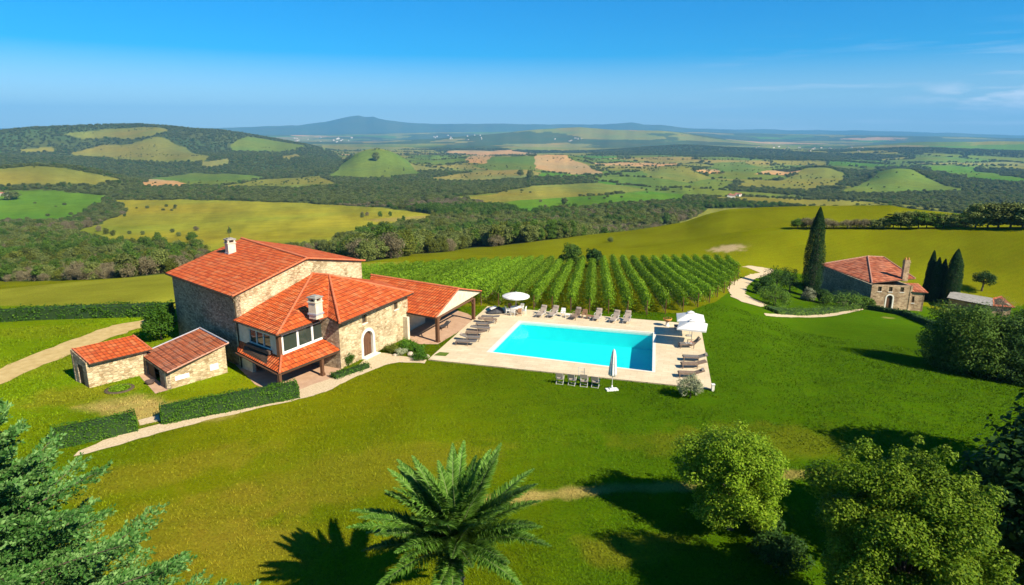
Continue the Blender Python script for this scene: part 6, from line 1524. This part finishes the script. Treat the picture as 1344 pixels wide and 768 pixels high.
# nearest ones that stand free towards the viewer become single trees
px, py = visible(pts[:, 0], pts[:, 1], zz)
onscreen = (px > -20) & (px < 1364) & (py > 230)
def occluded(i):
    t = np.linspace(.12, .985, 90); X_ = pts[i, 0] * t; Y_ = pts[i, 1] * t; zl = CAM_H + (zz[i] + 6 * scl[i] - CAM_H) * t; return bool((height(X_, Y_) > zl).any())
order = np.argsort(dd); single = []
for i in order:
    if not onscreen[i] or dd[i] > 1100: continue
    if occluded(i): continue
    single.append(i)
    if len(single) >= 260: break
proto = {}
region = lambda i: ('in the bushy wood left of the farmhouse' if azp[i] < -.30 else 'at the near edge of the wood below the meadow') if dd[i] < 700 else 'in the wooded belt across the valley'
for i in single:
    k = int(kind[i]); lab = KLAB[k] + ' ' + region(i)
    if k not in proto:
        r = empty(KNAME[k], (pts[i, 0], pts[i, 1], zz[i] - .2), lab, 'tree', lab); link('crown', KM[k][0], r); link('trunk', KM[k][1], r); proto[k] = r
    else:
        r = copy_tree(proto[k]); r.location = (pts[i, 0], pts[i, 1], zz[i] - .2); r['label'] = lab; r['group'] = lab
    s = float(scl[i]); r.scale = (s, s, s * float(tall[i])); r.rotation_euler = (0, 0, float(rot[i]))

def scatter(name, sel, crown_obj, label, z_off=-.3):
    """one mass of trees: instances of an individual tree's crown on points"""
    me = bpy.data.meshes.new(name); P = np.stack([pts[sel, 0], pts[sel, 1], zz[sel] + z_off], 1).astype(np.float32)
    me.vertices.add(len(P)); me.vertices.foreach_set('co', P.ravel())
    a = me.attributes.new('size', 'FLOAT', 'POINT'); a.data.foreach_set('value', scl[sel].astype(np.float32)); a = me.attributes.new('tall', 'FLOAT', 'POINT'); a.data.foreach_set('value', (scl[sel] * tall[sel]).astype(np.float32)); a = me.attributes.new('turn', 'FLOAT', 'POINT'); a.data.foreach_set('value', rot[sel].astype(np.float32))
    o = link(name, me); tag(o, label, 'woodland', kind='stuff')
    g = bpy.data.node_groups.new(name, 'GeometryNodeTree'); g.interface.new_socket('Geometry', in_out='INPUT', socket_type='NodeSocketGeometry'); g.interface.new_socket('Geometry', in_out='OUTPUT', socket_type='NodeSocketGeometry')
    N = g.nodes; gi = N.new('NodeGroupInput'); go = N.new('NodeGroupOutput'); ip = N.new('GeometryNodeInstanceOnPoints'); ob = N.new('GeometryNodeObjectInfo'); ob.transform_space = 'ORIGINAL'; ob.inputs['Object'].default_value = crown_obj; ob.inputs['As Instance'].default_value = True
    s_ = N.new('GeometryNodeInputNamedAttribute'); s_.data_type = 'FLOAT'; s_.inputs['Name'].default_value = 'size'; t_ = N.new('GeometryNodeInputNamedAttribute'); t_.data_type = 'FLOAT'; t_.inputs['Name'].default_value = 'turn'
    cx = N.new('ShaderNodeCombineXYZ'); l = g.links.new
    l(gi.outputs[0], ip.inputs['Points']); l(ob.outputs['Geometry'], ip.inputs['Instance']); l(t_.outputs['Attribute'], cx.inputs[2]); l(cx.outputs[0], ip.inputs['Rotation']); h_ = N.new('GeometryNodeInputNamedAttribute'); h_.data_type = 'FLOAT'; h_.inputs['Name'].default_value = 'tall'; c3 = N.new('ShaderNodeCombineXYZ'); l(s_.outputs['Attribute'], c3.inputs[0]); l(s_.outputs['Attribute'], c3.inputs[1]); l(h_.outputs['Attribute'], c3.inputs[2]); l(c3.outputs[0], ip.inputs['Scale']); l(ip.outputs[0], go.inputs[0])
    md = o.modifiers.new('trees', 'NODES'); md.node_group = g
    return o
issingle = np.zeros(len(pts), bool); issingle[single] = True
for k in range(5):
    if k not in proto: continue
    cr = [c for c in proto[k].children if c.name.startswith('crown')][0]
    for nm, lb, lo, hi in (('wood', 'wood of %ss in the near valley' % KLAB[k], 0, 1200), ('distant_wood', 'distant wood of %ss across the valley and hills' % KLAB[k], 1200, 1e9)):
        sel = np.nonzero((kind == k) & ~issingle & (dd >= lo) & (dd < hi))[0]
        if len(sel): scatter(nm, sel, cr, lb)
print('wood points', len(pts), 'single', len(single), {k: int((kind == k).sum()) for k in range(5)})

# the row of bushes and trees along the crest of the right-hand meadow
rng = np.random.default_rng(17)
for i, (px, pb, pt_, w_, k) in enumerate([(1047, 300, 287, 14, 2), (1058, 300, 285, 14, 3), (1072, 300, 284, 18, 3), (1085, 300, 286, 14, 3), (1094, 300, 289, 12, 3), (1112, 300, 288, 14, 3), (1124, 300, 287, 14, 3), (1135, 300, 287, 14, 3), (1150, 300, 288, 16, 0), (1160, 300, 285, 14, 0),
        (1172, 300, 279, 16, 4), (1182, 300, 277, 16, 0), (1193, 300, 276, 18, 0), (1205, 300, 277, 18, 2), (1216, 299, 278, 16, 0), (1228, 299, 279, 16, 2), (1238, 299, 280, 16, 0), (1248, 298, 281, 16, 0), (1258, 298, 280, 18, 2), (1268, 298, 277, 20, 0),
        (1280, 299, 265, 24, 0), (1296, 299, 268, 24, 0), (1310, 299, 264, 26, 0), (1326, 299, 266, 26, 0), (1342, 299, 265, 26, 0), (1358, 299, 266, 26, 0)]):
    g = ground(px, pb); h = hgt_at(g, pt_); d_ = np.linalg.norm(np.array(g) - CAM); rx = w_ / 2 * d_ / F_PX * 1.2
    lab = KLAB[k] + (' in the dark wood at the right end of the meadow crest' if px > 1275 else ' in the tree row on the crest of the right meadow')
    nk = KINDS[k]; r = empty(KNAME[k], g, lab, 'tree', lab, float(rng.uniform(0, 6))); link('crown', KM[k][0], r); link('trunk', KM[k][1], r); r.scale = (rx / nk[1],) * 2 + (h / nk[2],)
# lone trees in the nearer fields and valley
for i, (px, pb, pt_, w_, k) in enumerate([(801, 318, 311, 8, 0), (15, 262, 250, 16, 0), (252, 318, 304, 12, 2), (696, 235, 222, 10, 0), (683, 231, 222, 9, 0), (764, 284, 277, 6, 4), (697, 296, 290, 10, 0), (688, 288, 281, 7, 0), (741, 268, 259, 9, 0), (560, 262, 254, 8, 0), (612, 262, 255, 8, 0), (493, 211, 199, 10, 0)]):
    g = ground(px, pb); h = hgt_at(g, pt_); d_ = np.linalg.norm(np.array(g) - CAM); rx = w_ / 2 * d_ / F_PX
    nk = KINDS[k]; lab = ['dark bush alone in the meadow above the vineyard', 'dark round tree by the cottage at the far left edge', 'green round bush in the bushy wood left of the farmhouse chimney'][i] if i < 3 else 'lone dark tree standing in a field of the valley'
    r = empty('field_tree', g, lab, 'tree', None if i < 3 else 'lone trees in the valley fields', float(rng.uniform(0, 6))); link('crown', KM[k][0], r); link('trunk', KM[k][1], r); r.scale = (rx / nk[1],) * 2 + (h / nk[2],)

# far houses: a cottage at the left edge and the pale specks of villages
def far_house(loc, sx, sy, h, rz, label, group, wall='limewash', roof='tile_old'):
    R = empty('far_house', loc, label, 'house', group, rz)
    b = MB(); b.box((0, 0, h / 2 - 1), (sx, sy, h + 2)); b.build('wall', MT[wall], R)
    b = MB(); o_ = .4; e = sy / 2 + o_; l = sx / 2 + o_; rz_ = h + sy * .28
    b.add([(-l, -e, h - .1), (l, -e, h - .1), (l, e, h - .1), (-l, e, h - .1), (-l, 0, rz_), (l, 0, rz_)], [(0, 1, 5, 4), (2, 3, 4, 5), (0, 4, 3), (1, 2, 5), (3, 2, 1, 0)]); b.build('roof', MT['far_roof'], R)
    return R
MT['far_roof'] = noisy('dull_red_roof', (.24, .10, .06), (.34, .15, .09), .4, .9)
g = ground(6, 257); far_house(g, 11, 7, 4, .4, 'small pale cottage beside the dark round tree at the far left edge', None)
rng = np.random.default_rng(31); vill = []
for (x0, x1, y0, y1, n, lab) in [(385, 470, 181, 187, 22, 'tiny pale house of the village below the blue mountain'), (560, 640, 178, 184, 14, 'tiny pale house of the far village in the middle of the plain'), (725, 775, 181, 186, 8, 'tiny pale house of the far village on the ridge'),
                                 (985, 1100, 193, 199, 14, 'tiny white building of the settlement on the right plain'), (1100, 1160, 194, 199, 6, 'tiny white building at the right end of the plain'), (955, 1000, 255, 262, 4, 'pale farm building among the valley fields on the right')]:
    for i in range(n):
        g = ground(rng.uniform(x0, x1), rng.uniform(y0, y1)); d_ = np.hypot(g[0], g[1]); s = d_ / F_PX * .5
        far_house(g, max(9, s * rng.uniform(2.2, 6.0)), max(7, s * rng.uniform(1.6, 2.6)), max(4, s * rng.uniform(1.3, 2.2)), rng.uniform(0, 3), lab, lab + 's' if False else lab)
